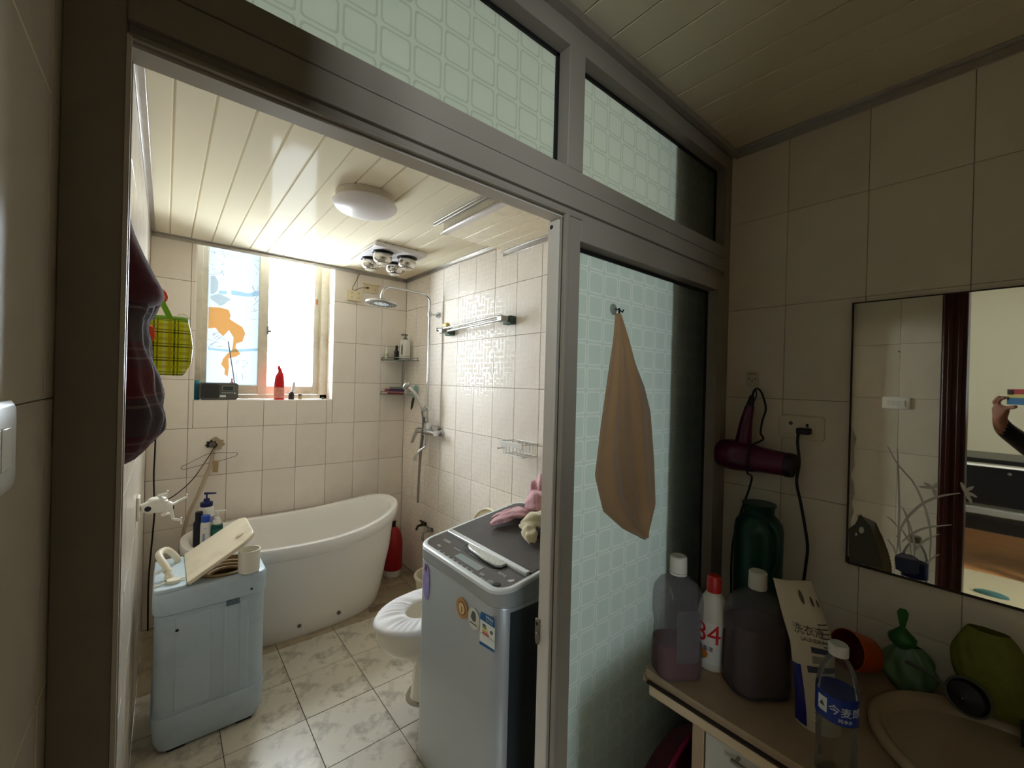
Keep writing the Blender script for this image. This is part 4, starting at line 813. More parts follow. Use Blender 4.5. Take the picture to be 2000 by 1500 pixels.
obj('side_panel', MB().box(.84, 1.28, WY-HY-.0006, WY-HY+.001, .04, .785), M_SILVD, t)

# clothes on the lid
def heap(name, label, cen, parts, mtl, seed):
    t = thing(name, label, 'clothes', cen); random.seed(seed)
    for nm, a, b, w0, w1, h, rz, tw in parts:
        A, B = Vector(a), Vector(b); d = B-A; s_ = d.cross(Vector((0, 0, 1))).normalized()
        def fn(u, v):
            q = 2*pi*v; w = w0+(w1-w0)*u; p = A+d*u
            wr = 1+.16*sin(u*17+q*2+seed)+.13*sin(q*5+u*6+seed)
            end = min(1, .35+4*min(u, 1-u))
            cx = cos(q)*w*wr*end; cz = max(-1, sin(q))*h*wr*end
            return p+s_*cx+Vector((0, 0, cz+tw*sin(pi*u)))
        obj(nm, MB().grid(fn, 26, 26), mtl, t, angle=180)
    return t
M_PINK = stripes_mat('pink_cotton', '#d9a5b0', [('u', .02, 0, .002, '#e8c4cc', .7)], 1, 2, bump=.5)
M_CRM = mat('cream_cotton', '#d9cfb0', rough=.9, sheen=.3, bump=.5, bscale=200, var=.08, vscale=20)
lidz = lambda x: topz(x)+.002
heap('pink_shirt', 'crumpled pink shirt lying on the washing machine lid', (1.2, 1.36, lidz(1.2)), [('sleeve', (1.05, 1.385, lidz(1.05)+.018), (1.22, 1.33, lidz(1.22)+.03), .022, .045, .016, 0, .012), ('sleeve', (1.10, 1.44, lidz(1.1)+.014), (1.25, 1.38, lidz(1.25)+.02), .012, .028, .011, 0, .008), ('body', (1.22, 1.36, lidz(1.22)+.05), (1.36, 1.22, lidz(1.30)+.055), .05, .085, .05, 0, .03), ('hood', (1.28, 1.40, lidz(1.28)+.07), (1.33, 1.30, lidz(1.28)+.075), .04, .055, .055, 0, .03)], M_PINK, 3)
heap('cream_shirt', 'crumpled cream shirt beside the pink one on the washing machine', (1.12, 1.2, lidz(1.12)), [('sleeve', (1.055, 1.135, lidz(1.055)+.016), (1.13, 1.24, lidz(1.13)+.03), .022, .036, .014, 0, .014), ('body', (1.11, 1.26, lidz(1.11)+.035), (1.25, 1.09, lidz(1.25)+.035), .035, .06, .033, 0, .02)], M_CRM, 8)

# ---------------------------------------------------------------- small blue washer
t = thing('mini_washer', 'pale blue portable mini washing machine with cream lid propped open', 'washing machine', (.172, 2.27, 0))
M_BLUE = mat('pale_blue_plastic_body', '#bccddb', rough=.42, var=.04, vscale=4, bump=.05, bscale=8, dirt='#55616b', dscale=5, damt=.2)
BX, BY, BHX, BHY = .172, 2.275, .192, .178
def br(z, ins=0.): return rrect(BX, BY, BHX-ins, BHY-ins, max(.02, .05-ins*.5), z, 6)
obj('body', MB().loft([br(.012, .022), br(.03, .012), br(.15, .006), br(.155, .003), br(.553, .004), br(.557, .008)]), M_BLUE, t, angle=32)
obj('collar', MB().loft([br(.557, .0), br(.56, -.003), br(.635, -.003), br(.645, .003), br(.648, .02), br(.64, .03)], True, False), M_BLUE, t, angle=40)
ob_ = br(.641, .028)
obj('deck', MB().loft([ob_, [(.225+.118*cos(math.atan2(y-2.27, x-.225)), 2.27+.118*sin(math.atan2(y-2.27, x-.225)), .6415) for x, y, _z in ob_]], False, False), M_BLUE, t)
for x0, x1, d in ((.045, .165, .004), (.205, .222, .004), (.262, .30, .005)):
    obj('rib', MB().loft([[(x0+i, BY-BHY+.006-i*.3, z0), (x1-i, BY-BHY+.006-i*.3, z0), (x1-i, BY-BHY+.006-i*.3, z1), (x0+i, BY-BHY+.006-i*.3, z1)] for i, z0, z1 in ((0, .165, .54), (.006, .171, .534))]).mapv(lambda p, d=d: Vector((p.x, p.y-d*(1 if p.z > .166 and p.z < .5395 else 0), p.z))), M_BLUE, t, bevel=.002)
obj('latch_notch', MB().box(.215, .262, BY-BHY-.0045, BY-BHY+.004, .535, .556), mat('blue_shadow_plastic', '#5d6f7e', rough=.5), t)
obj('screw_hole', MB().lathe([(.005, 0), (.005, -.002)], (.305, BY-BHY-.0025, .583), 'y', 12), M_BLACK, t); obj('screw_hole', MB().lathe([(.006, 0), (.006, -.003)], (.055, BY-BHY+.0025, .49), 'y', 12), M_BLACK, t)
obj('base_band', MB().loft([br(.155, -.001), br(.15, -.002), br(.05, .006), br(.0115, .02)]), M_BLUE, t, angle=32)
for x, y in ((.06, BY-.13), (.29, BY-.13), (.06, BY+.13), (.29, BY+.13)): obj('foot', MB().box(x-.03, x+.03, y-.024, y+.02, 0, .013), M_BLACK, t, bevel=.004)
hp = obj('hose_deck', MB().prism([(x, y) for x, y in rrect(.0325, BY, .0525, BHY-.004, .022)], 'z', .645, .661), mat('pale_deck', '#c3d6e2', rough=.4, dirt='#e8e2d2', dscale=14, damt=.6), t, bevel=.003)
obj('tub_well', MB().lathe([(.125, .641), (.125, .6475), (.105, .6485), (.10, .62), (.098, .55), (.001, .545)], (.225, BY-.005, 0), 'z', 40, cap0=False), mat('brown_well', '#9c8560', rough=.35, metal=.2), t)
for k in range(3): obj('hose_coil', MB().tube([(.225+(.088-.012*k)*cos(a), BY-.005+(.088-.012*k)*sin(a), .628-.010*k) for a in [2*pi*i/30 for i in range(31)]], .0085, 8), mat('tan_hose', '#b09468', rough=.5), t)
LA = rad(32)
ML = Matrix.Translation((.09, BY, .654)) @ Matrix.Rotation(-LA, 4, 'Y')
ld = obj('lid', MB().loft([[(x, y, z) for x, y in [(0, -.172), (.205, -.172)] + [(.205+.07*sin(a), -.102-.07*cos(a)) for a in [pi/2*i/8 for i in range(9)]][1:] + [(.205+.07*cos(a), .102+.07*sin(a)) for a in [pi/2*i/8 for i in range(9)]] + [(0, .172)]] for z in (0, .016)]), mat('cream_lid_plastic', '#e4d9c2', rough=.32, var=.05, vscale=5, dirt='#8f7442', dscale=7, damt=.3), t, M=ML, bevel=.004, bseg=3)
obj('lid_knob', MB().lathe([(.018, .0155), (.018, .02), (.015, .022)], (.225, -.06, 0), 'z', 24), mat('cream_lid_plastic', '#e4d9c2'), ld, M=ML)
hs_ = obj('outlet_hose', MB().tube([(.028, 2.19, .665), (.02, 2.22, .70), (.0, 2.26, .73), (-.005, 2.30, .742), (.02, 2.35, .735), (.05, 2.38, .69), (.06, 2.385, .664)], .0125, 14, smooth=5), M_CREAM, t)
obj('hose_joint', MB().tube([(.028, 2.188, .663), (.026, 2.197, .675)], .016, 16).tube([(.022, 2.21, .69), (.0205, 2.217, .697)], .0145, 14), M_CREAM, hs_)
tag(obj('power_plug', MB().loft([[(x, y, .6615), (x, y, .6735)] for x, y in [(.045, 2.135), (.06, 2.145), (.06, 2.17), (.035, 2.178), (.02, 2.165), (.018, 2.148), (.03, 2.138)]], False, False) if 0 else MB().prism([(.045, 2.135), (.062, 2.143), (.064, 2.166), (.035, 2.176), (.02, 2.166), (.018, 2.15), (.03, 2.138)], 'z', .6615, .6745).tube([(.058, 2.16, .67), (.078, 2.166, .668)], .003, 8).tube([(.06, 2.148, .668), (.078, 2.15, .665)], .003, 8).tube([(.022, 2.155, .668), (-.005, 2.145, .666), (-.018, 2.14, .666)], .0035, 8), M_CREAM, bevel=.003), 'cream power plug lying on the mini washer deck', 'plug')
t = thing('white_cup', 'plain white plastic cup standing on the mini washer rim under its lid', 'cup', (.298, 2.128, .649))
obj('wall', MB().lathe([(.037, .649), (.04, .652), (.0425, .745), (.0395, .745), (.0375, .655), (.001, .653)], (.298, 2.130, 0), 'z', 32), mat('white_cup_plastic', '#ece7da', rough=.35), t)

# ---------------------------------------------------------------- left wall: clothes airer, robe, bag
t = thing('clothes_airer', 'white folding clothes airer with short arms on the tiled wall by the mini washer', 'clothes airer', (-.03, 2.3, .88))
obj('wall_plate', MB().box(XL+.0005, XL+.010, 2.265, 2.335, .90, .995), M_WHITE, t, bevel=.003)
b_ = obj('body', MB().loft([[(x, 2.30-w, .945-h), (x, 2.30+w, .945-h), (x, 2.30+w, .945+h), (x, 2.30-w, .945+h)] for x, w, h in ((XL+.01, .012, .014), (-.055, .016, .018), (-.045, .024, .023), (.005, .026, .024), (.02, .02, .02))]), M_WHITE, t, bevel=.004)
obj('badge', MB().lathe([(.011, 0), (.011, -.002)], (-.045, 2.2755, .943), 'y', 20), mat('navy_badge', '#2a2540', rough=.3), b_)
obj('top_disc', MB().lathe([(.03, .968), (.03, .976), (.025, .98)], (-.015, 2.30, 0), 'z', 24), M_WHITE, t)
obj('hub', MB().lathe([(.02, -.012), (.022, 0), (.014, .012)], (.024, 2.30, .938), 'x', 18), M_WHITE, t)
obj('hub_screw', MB().lathe([(.0085, .012), (.0085, .016)], (.024, 2.298, .932), 'x', 14), mat('black_screw', '#20141a', rough=.4), t)
for (a, b_, w) in (((.012, 2.29, .955), (-.012, 2.27, .995), (.018, 2.26, 1.002)), ((.03, 2.30, .94), (.05, 2.33, .945), (.085, 2.36, .955)), ((.03, 2.29, .925), (.038, 2.275, .885), (.065, 2.27, .878)), ((.02, 2.30, .92), (.0, 2.31, .90), (.03, 2.33, .90))):
    a_ = obj('arm', MB().tube([a, b_], .0055, 8).tube([b_, w], .0055, 8), M_WHITE, t)
    W_ = Vector(w); obj('arm_end', MB().box(W_.x-.0025, W_.x+.0025, W_.y-.008, W_.y+.008, W_.z-.016, W_.z+.012), M_WHITE, a_, bevel=.001)

t = thing('plaid_robe', 'dark maroon and grey plaid robe hanging on the tiled wall behind the door frame', 'robe', (-.045, 1.28, 1.30))
prof = [(1.835, -.070, .03), (1.80, -.058, .07), (1.75, -.040, .11), (1.70, -.026, .14), (1.665, -.018, .15), (1.64, -.024, .15), (1.62, -.034, .15), (1.60, -.036, .155), (1.55, -.028, .16), (1.50, -.018, .165), (1.45, -.008, .17), (1.41, -.003, .175), (1.37, -.006, .175), (1.34, -.022, .16), (1.315, -.045, .13), (1.297, -.068, .06)]
def robe(u, v):
    i = min(int(u*(len(prof)-1)), len(prof)-2); f = u*(len(prof)-1)-i
    z, xm, hy = [prof[i][k]*(1-f)+prof[i+1][k]*f for k in range(3)]
    q = pi*v; y = 1.30-hy*cos(q); d = (xm-XL-.004)*(max(0, sin(q))**.55)*(1+.10*sin(y*95+z*9)+.06*sin(z*60+y*20))
    return (XL+.004+max(.0, d), y, z)
M_PLAID = stripes_mat('maroon_plaid', '#4a1a22', [('v', .24, 1.38, .045, '#571019', .9), ('u', .20, .0, .05, '#3a3138', .75), ('v', .20, 1.52, .04, '#3a3436', .75), ('u', .10, .03, .0025, '#6d5b56', .5), ('v', .10, 1.345, .0025, '#6d5b56', .6), ('u', .10, .05, .0025, '#6d5b56', .3), ('v', .10, 1.365, .0025, '#6d5b56', .4)], 1, 2, rough=.95, sheen=.08, bump=.6, jitter=.02)
obj('body', MB().grid(robe, 60, 30), M_PLAID, t, angle=180)
M_MAR = mat('maroon_fleece', '#4a1721', rough=.95, sheen=.08, bump=.6, bscale=250)
def hood(u, v):
    q = pi*v; z = 1.83-.185*u; w = .05+.09*sin(pi*min(1, u*.9)); xm = -.066+.058*min(1, u*1.25)**1.3
    if u > .9: xm -= (u-.9)*.25
    return (XL+.003+(xm-XL)*max(0, sin(q))**.6, 1.225-w*cos(q), z)
obj('hood', MB().grid(hood, 24, 20), M_MAR, t, angle=180)
obj('hook', MB().lathe([(.012, 0), (.012, .01), (.005, .011), (.005, .03)], (XL, 1.28, 1.785), 'x', 14), M_CHROMED, t)

t = thing('plastic_tote', 'bright yellow plaid plastic bag with lime green handles hanging by the window wall', 'bag', (.01, 1.9, 1.49))
M_YEL = stripes_mat('yellow_check_plastic', '#f4f61c', [('u', .055, .012, .0025, '#4a4a10', .8), ('u', .055, .022, .002, '#4a4a10', .7), ('u', .055, .040, .004, '#fbf9b0', .8), ('v', .048, .010, .0022, '#3c3c0c', .8), ('v', .048, .019, .0015, '#3c3c0c', .7), ('u', .055, .0, .005, '#c0aa20', .5), ('v', .048, .036, .005, '#d0c420', .5)], 0, 2, rough=.2, sheen=0, bump=.1, trans_mix=.3)
def bagr(z, x0, x1, d): return rrect((x0+x1)/2, 1.90, (x1-x0)/2, d, min(.02, d*.9), z, 4)
obj('body', MB().loft([bagr(1.497, -.035, .045, .012), bagr(1.503, -.045, .052, .03), bagr(1.54, -.055, .070, .042), bagr(1.60, -.06, .074, .045), bagr(1.65, -.06, .068, .04), bagr(1.69, -.058, .060, .03), bagr(1.697, -.057, .058, .024)], True, False), M_YEL, t, angle=50, solid=.0012)
M_LIME = mat('lime_plastic', '#7fb81e', rough=.3)
obj('top_band', MB().loft([bagr(1.685, -.0605, .0615, .0315), bagr(1.702, -.058, .059, .024)], False, False), M_LIME, t, solid=.0015)
for dy in (-.028, .028):
    obj('handle', MB().loft([[(x-w, 1.90+dy, z), (x+w, 1.90+dy, z), (x+w, 1.90+dy+.002, z), (x-w, 1.90+dy+.002, z)] for x, z, w in ((.012, 1.69, .008), (0, 1.72, .008), (-.02, 1.765, .008), (-.035, 1.79, .0065), (-.045, 1.795, .006), (-.05, 1.785, .006), (-.045, 1.73, .008), (-.04, 1.692, .008))]), M_LIME, t)
obj('flap', MB().grid(lambda u, v: (.018+.05*u, 1.90+.02*(v-.5), 1.698+.018*sin(pi*u)+.002*v), 10, 3), M_YEL, t, solid=.0012)
obj('hook', MB().lathe([(.010, 0), (.010, .006), (.004, .007), (.004, .045)], (XL, 1.90, 1.783), 'x', 12), M_CHROMED, t)
M_ORG = mat('orange_red_plastic', '#d8431c', rough=.35)
tag(obj('orange_loop', MB().tube([(-.032+.03*cos(a), 1.935, 1.775+.026*sin(a)) for a in [rad(-150+12*k) for k in range(24)]], .0055, 8), M_ORG), 'orange-red plastic loop hanging above the yellow bag', 'loop')
tag(obj('red_strap', MB().tube([(-.055, 1.80, 1.70), (-.058, 1.80, 1.655), (-.04, 1.80, 1.65), (-.036, 1.80, 1.625), (-.045, 1.80, 1.60)], .008, 8, smooth=4), M_ORG), 'red strap hanging between the robe and the yellow bag', 'strap')
tag(obj('blue_tag', MB().loft([rrect(-.05, 1.80, .010, .004, .003, z) for z in (1.572, 1.592)]), mat('navy_tag', '#1c1c4a', rough=.4)), 'small navy tag hanging under the red strap', 'tag')
tag(obj('white_coil', MB().tube([(-.062+.012*cos(k*.6), 1.7+.012*sin(k*.6), 1.835-.0011*k) for k in range(0, 110)], .0045, 6), M_WHITE), 'white coiled cord hanging behind the robe', 'cord')
# ---------------------------------------------------------------- washroom: vanity
VX, VZ = .99, .75
M_STONE = mat('beige_counter', '#a68f72', rough=.35, var=.12, vscale=40, dirt='#6e5a42', dscale=5, damt=.4)
M_STONEE = mat('counter_edge', '#c4ae8c', rough=.4, var=.06)
SCX, SCY, SRX, SRY = 1.285, -.03, .195, .225
n_ = 48
inner = [(SCX+SRX*.96*cos(2*pi*i/n_), SCY+SRY*.96*sin(2*pi*i/n_)) for i in range(n_)]
def outer_pt(a):
    c, s_ = cos(a), sin(a); ts = []
    if c > 1e-6: ts.append((XR-.002-SCX)/c)
    if c < -1e-6: ts.append((VX-SCX)/c)
    if s_ > 1e-6: ts.append((.625-SCY)/s_)
    if s_ < -1e-6: ts.append((-.62-SCY)/s_)
    k = min(ts); return (SCX+c*k, SCY+s_*k)
angs = sorted(set([2*pi*i/n_ for i in range(n_)]+[math.atan2(dy, dx) % (2*pi) for dx, dy in ((XR-.002-SCX, .625-SCY), (VX-SCX, .625-SCY), (VX-SCX, -.62-SCY), (XR-.002-SCX, -.62-SCY))]))
def rc(p):   # round the free corner at the partition end
    x, y = p; r = .03; cx, cy = VX+r, .625-r
    if x < cx and y > cy:
        d = Vector((x-cx, y-cy)); d = d.normalized()*r; return (cx+d.x, cy+d.y)
    return p
ct = MB()
O = [rc(outer_pt(a)) for a in angs]; I = [(SCX+SRX*.96*cos(a), SCY+SRY*.96*sin(a)) for a in angs]
ct.loft([[(x, y, VZ-.028) for x, y in I], [(x, y, VZ-.028) for x, y in O], [(x, y, VZ) for x, y in O], [(x, y, VZ) for x, y in I], [(x, y, VZ-.028) for x, y in I]], False, False)
t = thing('vanity_counter', 'beige stone-look vanity counter with rounded front edge along the mirror wall', 'counter', (1.25, 0, VZ-.045))
obj('slab', ct, M_STONE, t, bevel=.004)
obj('front_edge', MB().box(VX-.012, VX+.012, -.62, .595, VZ-.048, VZ-.019), M_STONEE, t, bevel=.006, bseg=3)
obj('dark_seam', MB().box(VX-.0125, VX-.0005, -.62, .6, VZ-.020, VZ-.0165), mat('dark_seam', '#2a1c12', rough=.8), t)
obj('end_edge', MB().box(VX+.02, XR-.004, .612, .632, VZ-.048, VZ-.019), M_STONEE, t, bevel=.006)
t = thing('washbasin', 'round beige washbasin set into the vanity counter', 'washbasin', (SCX, SCY, VZ-.14))
obj('bowl', MB().lathe([(.955, .0), (1.03, .003), (1.06, .014), (1.05, .026), (1.0, .03), (.95, .022), (.85, -.03), (.65, -.09), (.35, -.125), (.1, -.132)], (SCX, SCY, VZ), 'z', 56, M=Matrix.Diagonal((SRX, SRY, 1, 1))), mat('beige_ceramic', '#b09a7c', rough=.2, coat=.4, var=.05), t, angle=70)
obj('drain', MB().lathe([(.022, -.1315), (.022, -.129), (.016, -.128)], (SCX, SCY, VZ), 'z', 20), M_CHROMED, t)
t = thing('vanity_cabinet', 'white-fronted vanity cabinet with bar handle under the counter', 'cabinet', (1.28, 0, 0))
M_CAB = mat('cabinet_board', '#b89f7e', rough=.5, var=.08); M_CABF = mat('cabinet_front', '#cfcabd', rough=.4, var=.03)
obj('body', MB().box(1.075, XR-.004, .497, .515, 0, VZ-.05).box(1.058, 1.076, .485, .515, 0, VZ-.05).box(1.075, XR-.004, -.60, -.582, 0, VZ-.05).box(1.075, XR-.004, -.582, .497, .04, .058).box(XR-.016, XR-.004, -.582, .497, .058, .55), M_CAB, t, bevel=.002)
for y0, y1 in ((.205, .48), (-.08, .198), (-.37, -.087)):
    d_ = obj('drawer', MB().box(1.056, 1.074, y0, y1, .55, VZ-.062), M_CABF, t, bevel=.002)
    obj('handle', MB().tube([(1.035, y0+.09, .632), (1.035, y1-.07, .632)], .005, 10).tube([(1.035, y0+.10, .632), (1.057, y0+.10, .632)], .004, 8).tube([(1.035, y1-.08, .632), (1.057, y1-.08, .632)], .004, 8), M_CHROMED, d_)
    obj('door', MB().box(1.056, 1.074, y0, y1, .06, .545), M_CABF, t, bevel=.002)
t = thing('magenta_basin', 'dark magenta plastic basin stored on edge beside the vanity cabinet', 'basin', (1.12, .575, 0))
obj('body', MB().lathe([(.205, .045), (.225, .04), (.278, -.03), (.290, -.035), (.290, -.04), (.275, -.038), (.218, .034), (.001, .036)], (1.12, .574, .2905), 'y', 48), mat('magenta_plastic', '#7a1038', rough=.35), t, angle=50)

# ---------------------------------------------------------------- things on the counter
def clear_mat(name, col, dens=.5, rough=.12):
    """milky translucent bottle plastic"""
    if name in MATS: return MATS[name]
    m = bpy.data.materials.new(name); m.use_nodes = True; MATS[name] = m; t_ = NT(m)
    p = t_.n['Principled BSDF']; p.inputs['Base Color'].default_value = lin(col); p.inputs['Roughness'].default_value = rough
    tr = t_.add('ShaderNodeBsdfTransparent'); tr.inputs[0].default_value = lin(col)
    mx_ = t_.add('ShaderNodeMixShader'); mx_.inputs[0].default_value = dens; t_.link(tr.outputs[0], mx_.inputs[1]); t_.link(p.outputs[0], mx_.inputs[2]); t_.link(mx_.outputs[0], t_.n['Material Output'].inputs[0])
    return m
M_JUG = clear_mat('jug_plastic', '#dcd8da', .10)
def jug(lab, x, y, s_, rot, fill, liq, grp):
    t = thing('liquid_jug', lab, 'jug', (x, y, VZ), grp)
    R_ = Matrix.Translation((x, y, VZ)) @ Matrix.Rotation(rot, 4, 'Z') @ Matrix.Scale(s_, 4)
    prof = ((.048, .036, 0), (.056, .044, .006), (.0575, .046, .02), (.0575, .046, .075), (.054, .043, .09), (.053, .042, .12), (.0575, .046, .15), (.058, .046, .19), (.055, .043, .215), (.042, .035, .235), (.022, .02, .246), (.0165, .0165, .252), (.0165, .0165, .262))
    obj('body', MB().loft([rrect(0, 0, a, b, min(a, b)*.72, z, 6) for a, b, z in prof]), M_JUG, t, M=R_, angle=60)
    lq = [(a-.003, b-.003, max(z, .003)) for a, b, z in prof if z < fill]; lq.append((lq[-1][0], lq[-1][1], fill))
    obj('liquid', MB().loft([rrect(0, 0, a, b, min(a, b)*.72, z, 6) for a, b, z in lq]), liq, t, M=R_, angle=60)
    obj('panel', MB().loft([[(x_, -.0465-d, z) for x_, z in rrect(0.006, .115, .03-d, .065-d, .012)] for d in (0, .001)]), M_JUG, t, M=R_)
    obj('cap', MB().lathe([(.0205, .258), (.0212, .26), (.0205, .295), (.018, .298)], (0, 0, 0), 'z', 24), mat('cap_white', '#cfcbc0', rough=.45), t, M=R_)
    obj('cap_ring', MB().lathe([(.021, .252), (.021, .257)], (0, 0, 0), 'z', 24), mat('cap_white', '#cfcbc0'), t, M=R_)
M_LIQR = clear_mat('red_liquid', '#a03038', .35); M_LIQP = clear_mat('purple_liquid', '#5a2832', .5)
jug('clear plastic jug with white cap a third full of red liquid at the counter end', 1.052, .560, 1.03, rad(-35), .085, M_LIQR, 'jugs of red liquid on the counter')
jug('larger clear plastic jug with white cap nearly full of dark purple liquid', 1.150, .402, 1.02, rad(-38), .175, M_LIQP, 'jugs of red liquid on the counter') if 0 else None
t = thing('liquid_jug', 'larger plastic jug with white cap nearly full of dark purple liquid', 'jug', (1.15, .40, VZ), 'jugs of red liquid on the counter')
R_ = Matrix.Translation((1.155, .405, VZ)) @ Matrix.Rotation(rad(-38), 4, 'Z')
prof = ((.06, .048, 0), (.07, .057, .008), (.072, .059, .03), (.070, .057, .10), (.067, .055, .13), (.069, .056, .17), (.068, .055, .195), (.058, .048, .222), (.035, .03, .24), (.02, .02, .248), (.018, .018, .256))
obj('body', MB().loft([rrect(0, 0, a, b, min(a, b)*.72, z, 6) for a, b, z in prof]), M_JUG, t, M=R_, angle=60)
obj('liquid', MB().loft([rrect(0, 0, a-.003, b-.003, min(a, b)*.7, max(z, .003), 6) for a, b, z in prof if z < .18]), M_LIQP, t, M=R_, angle=60)
obj('grip_hollow', MB().loft([[(.0705+d, y_, z) for y_, z in rrect(-.005, .14, .02-d, .05-d, .012)] for d in (-.004, .0006)]), clear_mat('grip_tint', '#5d3a40', .6), t, M=R_)
obj('cap', MB().lathe([(.0205, .252), (.0212, .254), (.0205, .292), (.018, .295)], (0, 0, 0), 'z', 24), mat('cap_white', '#cfcbc0'), t, M=R_)

t = thing('disinfectant_bottle', 'white disinfectant bottle with red cap and red number 84', 'bottle', (1.158, .514, VZ))
BR_ = .039
obj('body', MB().lathe([(.033, 0), (.038, .004), (.039, .012), (.039, .125), (.0385, .135), (.036, .155), (.029, .18), (.019, .198), (.0165, .203)], (1.158, .514, VZ), 'z', 32), mat('white_bottle_plastic', '#cfc9b8', rough=.4), t, angle=60)
obj('cap', MB().lathe([(.0185, .2), (.0185, .235), (.013, .243)], (1.158, .514, VZ), 'z', 20), mat('red_cap', '#b5251c', rough=.4), t)
def wrap(cx, cy, r, a0, z0):
    return lambda v: Vector((cx+(r+v.z)*cos(a0+v.x/r), cy+(r+v.z)*sin(a0+v.x/r), z0+v.y))
aim = math.atan2(-.5, -1.158)
lb = obj('label', MB().loft([[(1.158+.0393*cos(aim+a), .514+.0393*sin(aim+a), VZ+z) for a in [rad(-115+10*k) for k in range(24)]] for z in (.022, .128)], False, False, False), mat('bottle_label', '#d8d4cc', rough=.45), t)
text('label_number', '84', .072, None, mat('red_ink', '#c3221c', rough=.5), lb, fn=wrap(1.158, .514, .0397, aim-.35, VZ+.098))
text('label_text', '消毒液', .014, None, mat('dark_ink', '#33303c', rough=.5), lb, fn=wrap(1.158, .514, .0397, aim-.45, VZ+.060))
obj('label_fruit', MB().loft([[(1.158+.0396*cos(aim-.6+a), .514+.0396*sin(aim-.6+a), VZ+.045+.012*s_*math.sqrt(max(0, 1-(a/.35)**2))) for a in [-.35+.07*k for k in range(11)]] for s_ in (-1, 1)], False, False, False), mat('orange_ink', '#c0702a', rough=.5), lb)
obj('label_leaf', MB().loft([[(1.158+.0398*cos(aim-.75+a), .514+.0398*sin(aim-.75+a), VZ+.034+.008*s_*(1-abs(a)/.35)) for a in [-.35+.07*k for k in range(11)]] for s_ in (-1, 1)], False, False, False), mat('leaf_ink', '#6c8a2c', rough=.5), lb)
obj('label_stripe', MB().loft([[(1.158+.0395*cos(aim+a), .514+.0395*sin(aim+a), VZ+z) for a in [rad(38+8*k) for k in range(7)]] for z in (.026, .122)], False, False, False), mat('blue_grey_ink', '#6a7088', rough=.5), lb)

# refill pouch, leaning back
t = thing('refill_pouch', 'tall cream refill pouch with printed text and dark blue lower part leaning beside the jug', 'pouch', (1.19, .305, VZ))
PB = Vector((1.150, .272, VZ)); fdir = Vector((-.80, -.60, 0)).normalized(); sdir = Vector((-fdir.y, fdir.x, 0))   # front normal, left in view
sdir = Vector((.60, -.80, 0))
lean = lambda h: -sdir*(.07*h)+(-fdir)*(.06*h)-sdir*max(0, h-.17)*.22
def pouch(u, v, side):
    h = .31*v; w = (.045-.004*v)*(2*u-1); th = .030*(1-v)**.7*math.sqrt(max(0, 1-(2*u-1)**2))+.0015
    return PB+lean(h)+sdir*w+Vector((0, 0, h))+fdir*side*th+fdir*.008*sin(7*v+3*u)
M_POU = mat('pouch_cream', '#c9bfa8', rough=.4, bump=.4, bscale=25); M_POUB = mat('pouch_navy', '#151a6e', rough=.35)
obj('front', MB().grid(lambda u, v: pouch(u, v, 1), 12, 26), M_POU, t, angle=180)
obj('back', MB().grid(lambda u, v: pouch(u, v, -1), 12, 26), M_POU, t, angle=180)
obj('navy_corner', MB().grid(lambda u, v: pouch(-.02+.16*u, .02+.40*v, 1)+fdir*.001, 6, 12), M_POUB, t, angle=180)
def ptxt(s_, size, u0, v0, mtl, ang=0):
    R2 = Matrix.Rotation(ang, 3, 'Z')
    def fn(co):
        q = R2 @ co; return pouch(u0+q.x/.116, v0+q.y/.31, 1)+fdir*(.0012+co.z)
    text('pouch_text', s_, size, None, mtl, t, fn=fn)
INK = mat('brown_ink', '#54493f', rough=.6); INKB = mat('slate_ink', '#3d3f55', rough=.6)
ptxt('洗衣液', .026, .48, .66, INK); ptxt('LAUNDRY', .013, .5, .595, INK)
for u0, v0, s2 in ((.55, .90, .011), (.78, .875, .008), (.92, .86, .006)):
    obj('leaf_print', MB().grid(lambda u, v: pouch(u0+s2/.116*.55*(2*u-1)*sin(pi*(.1+.8*v)), v0+s2/.31*(2*v-1)*1.3, 1)+fdir*.0012, 4, 6), INK, t, angle=180)
for v0, uu in ((.51, (.42, .82)), (.38, (.28, .95))):
    obj('text_band', MB().grid(lambda u, v: pouch(uu[0]+(uu[1]-uu[0])*u, v0+.04*v, 1)+fdir*.0012, 6, 2), INKB, t, angle=180)
for k in range(6):
    obj('text_line', MB().grid(lambda u, v: pouch(.72+.24*u, .72-.032*k+.009*v, 1)+fdir*.0012, 3, 1), INK, t, angle=180)
obj('plant_print', MB().grid(lambda u, v: pouch(.42+.26*u, .44+.05*v, 1)+fdir*.0012, 3, 3), mat('plant_ink', '#8d8676', rough=.6, var=.4, vscale=80), t, angle=180)

# water bottle
t = thing('water_bottle', 'clear plastic water bottle with white cap and blue label at the counter front', 'bottle', (1.022, .212, VZ))
WBX, WBY = 1.022, .212
M_PET = glass_pane_mat('clear_plastic', (.93, .94, .93), frost=.16, fcol=(.8, .82, .8))
pr = [(.028, 0), (.0335, .006)]
for k in range(10): pr += [(.0335, .012+.0105*k), (.0318, .0165+.0105*k)]
pr += [(.0345, .118), (.0345, .172), (.033, .182), (.030, .20), (.0235, .218), (.0155, .232), (.0135, .237), (.0135, .245)]
obj('body', MB().lathe(pr, (WBX, WBY, VZ), 'z', 32), M_PET, t, angle=50)
obj('cap', MB().lathe([(.0165, .238), (.0165, .255), (.0145, .2585)], (WBX, WBY, VZ), 'z', 24), mat('bottle_cap_white', '#c9c8c2', rough=.45), t)
lb = obj('label', MB().lathe([(.0349, .121), (.0349, .170)], (WBX, WBY, VZ), 'z', 40, cap0=False, cap1=False), mat('water_label_blue', '#16348c', rough=.3, var=.25, vscale=30), t)
aw = math.atan2(-WBY, -WBX)
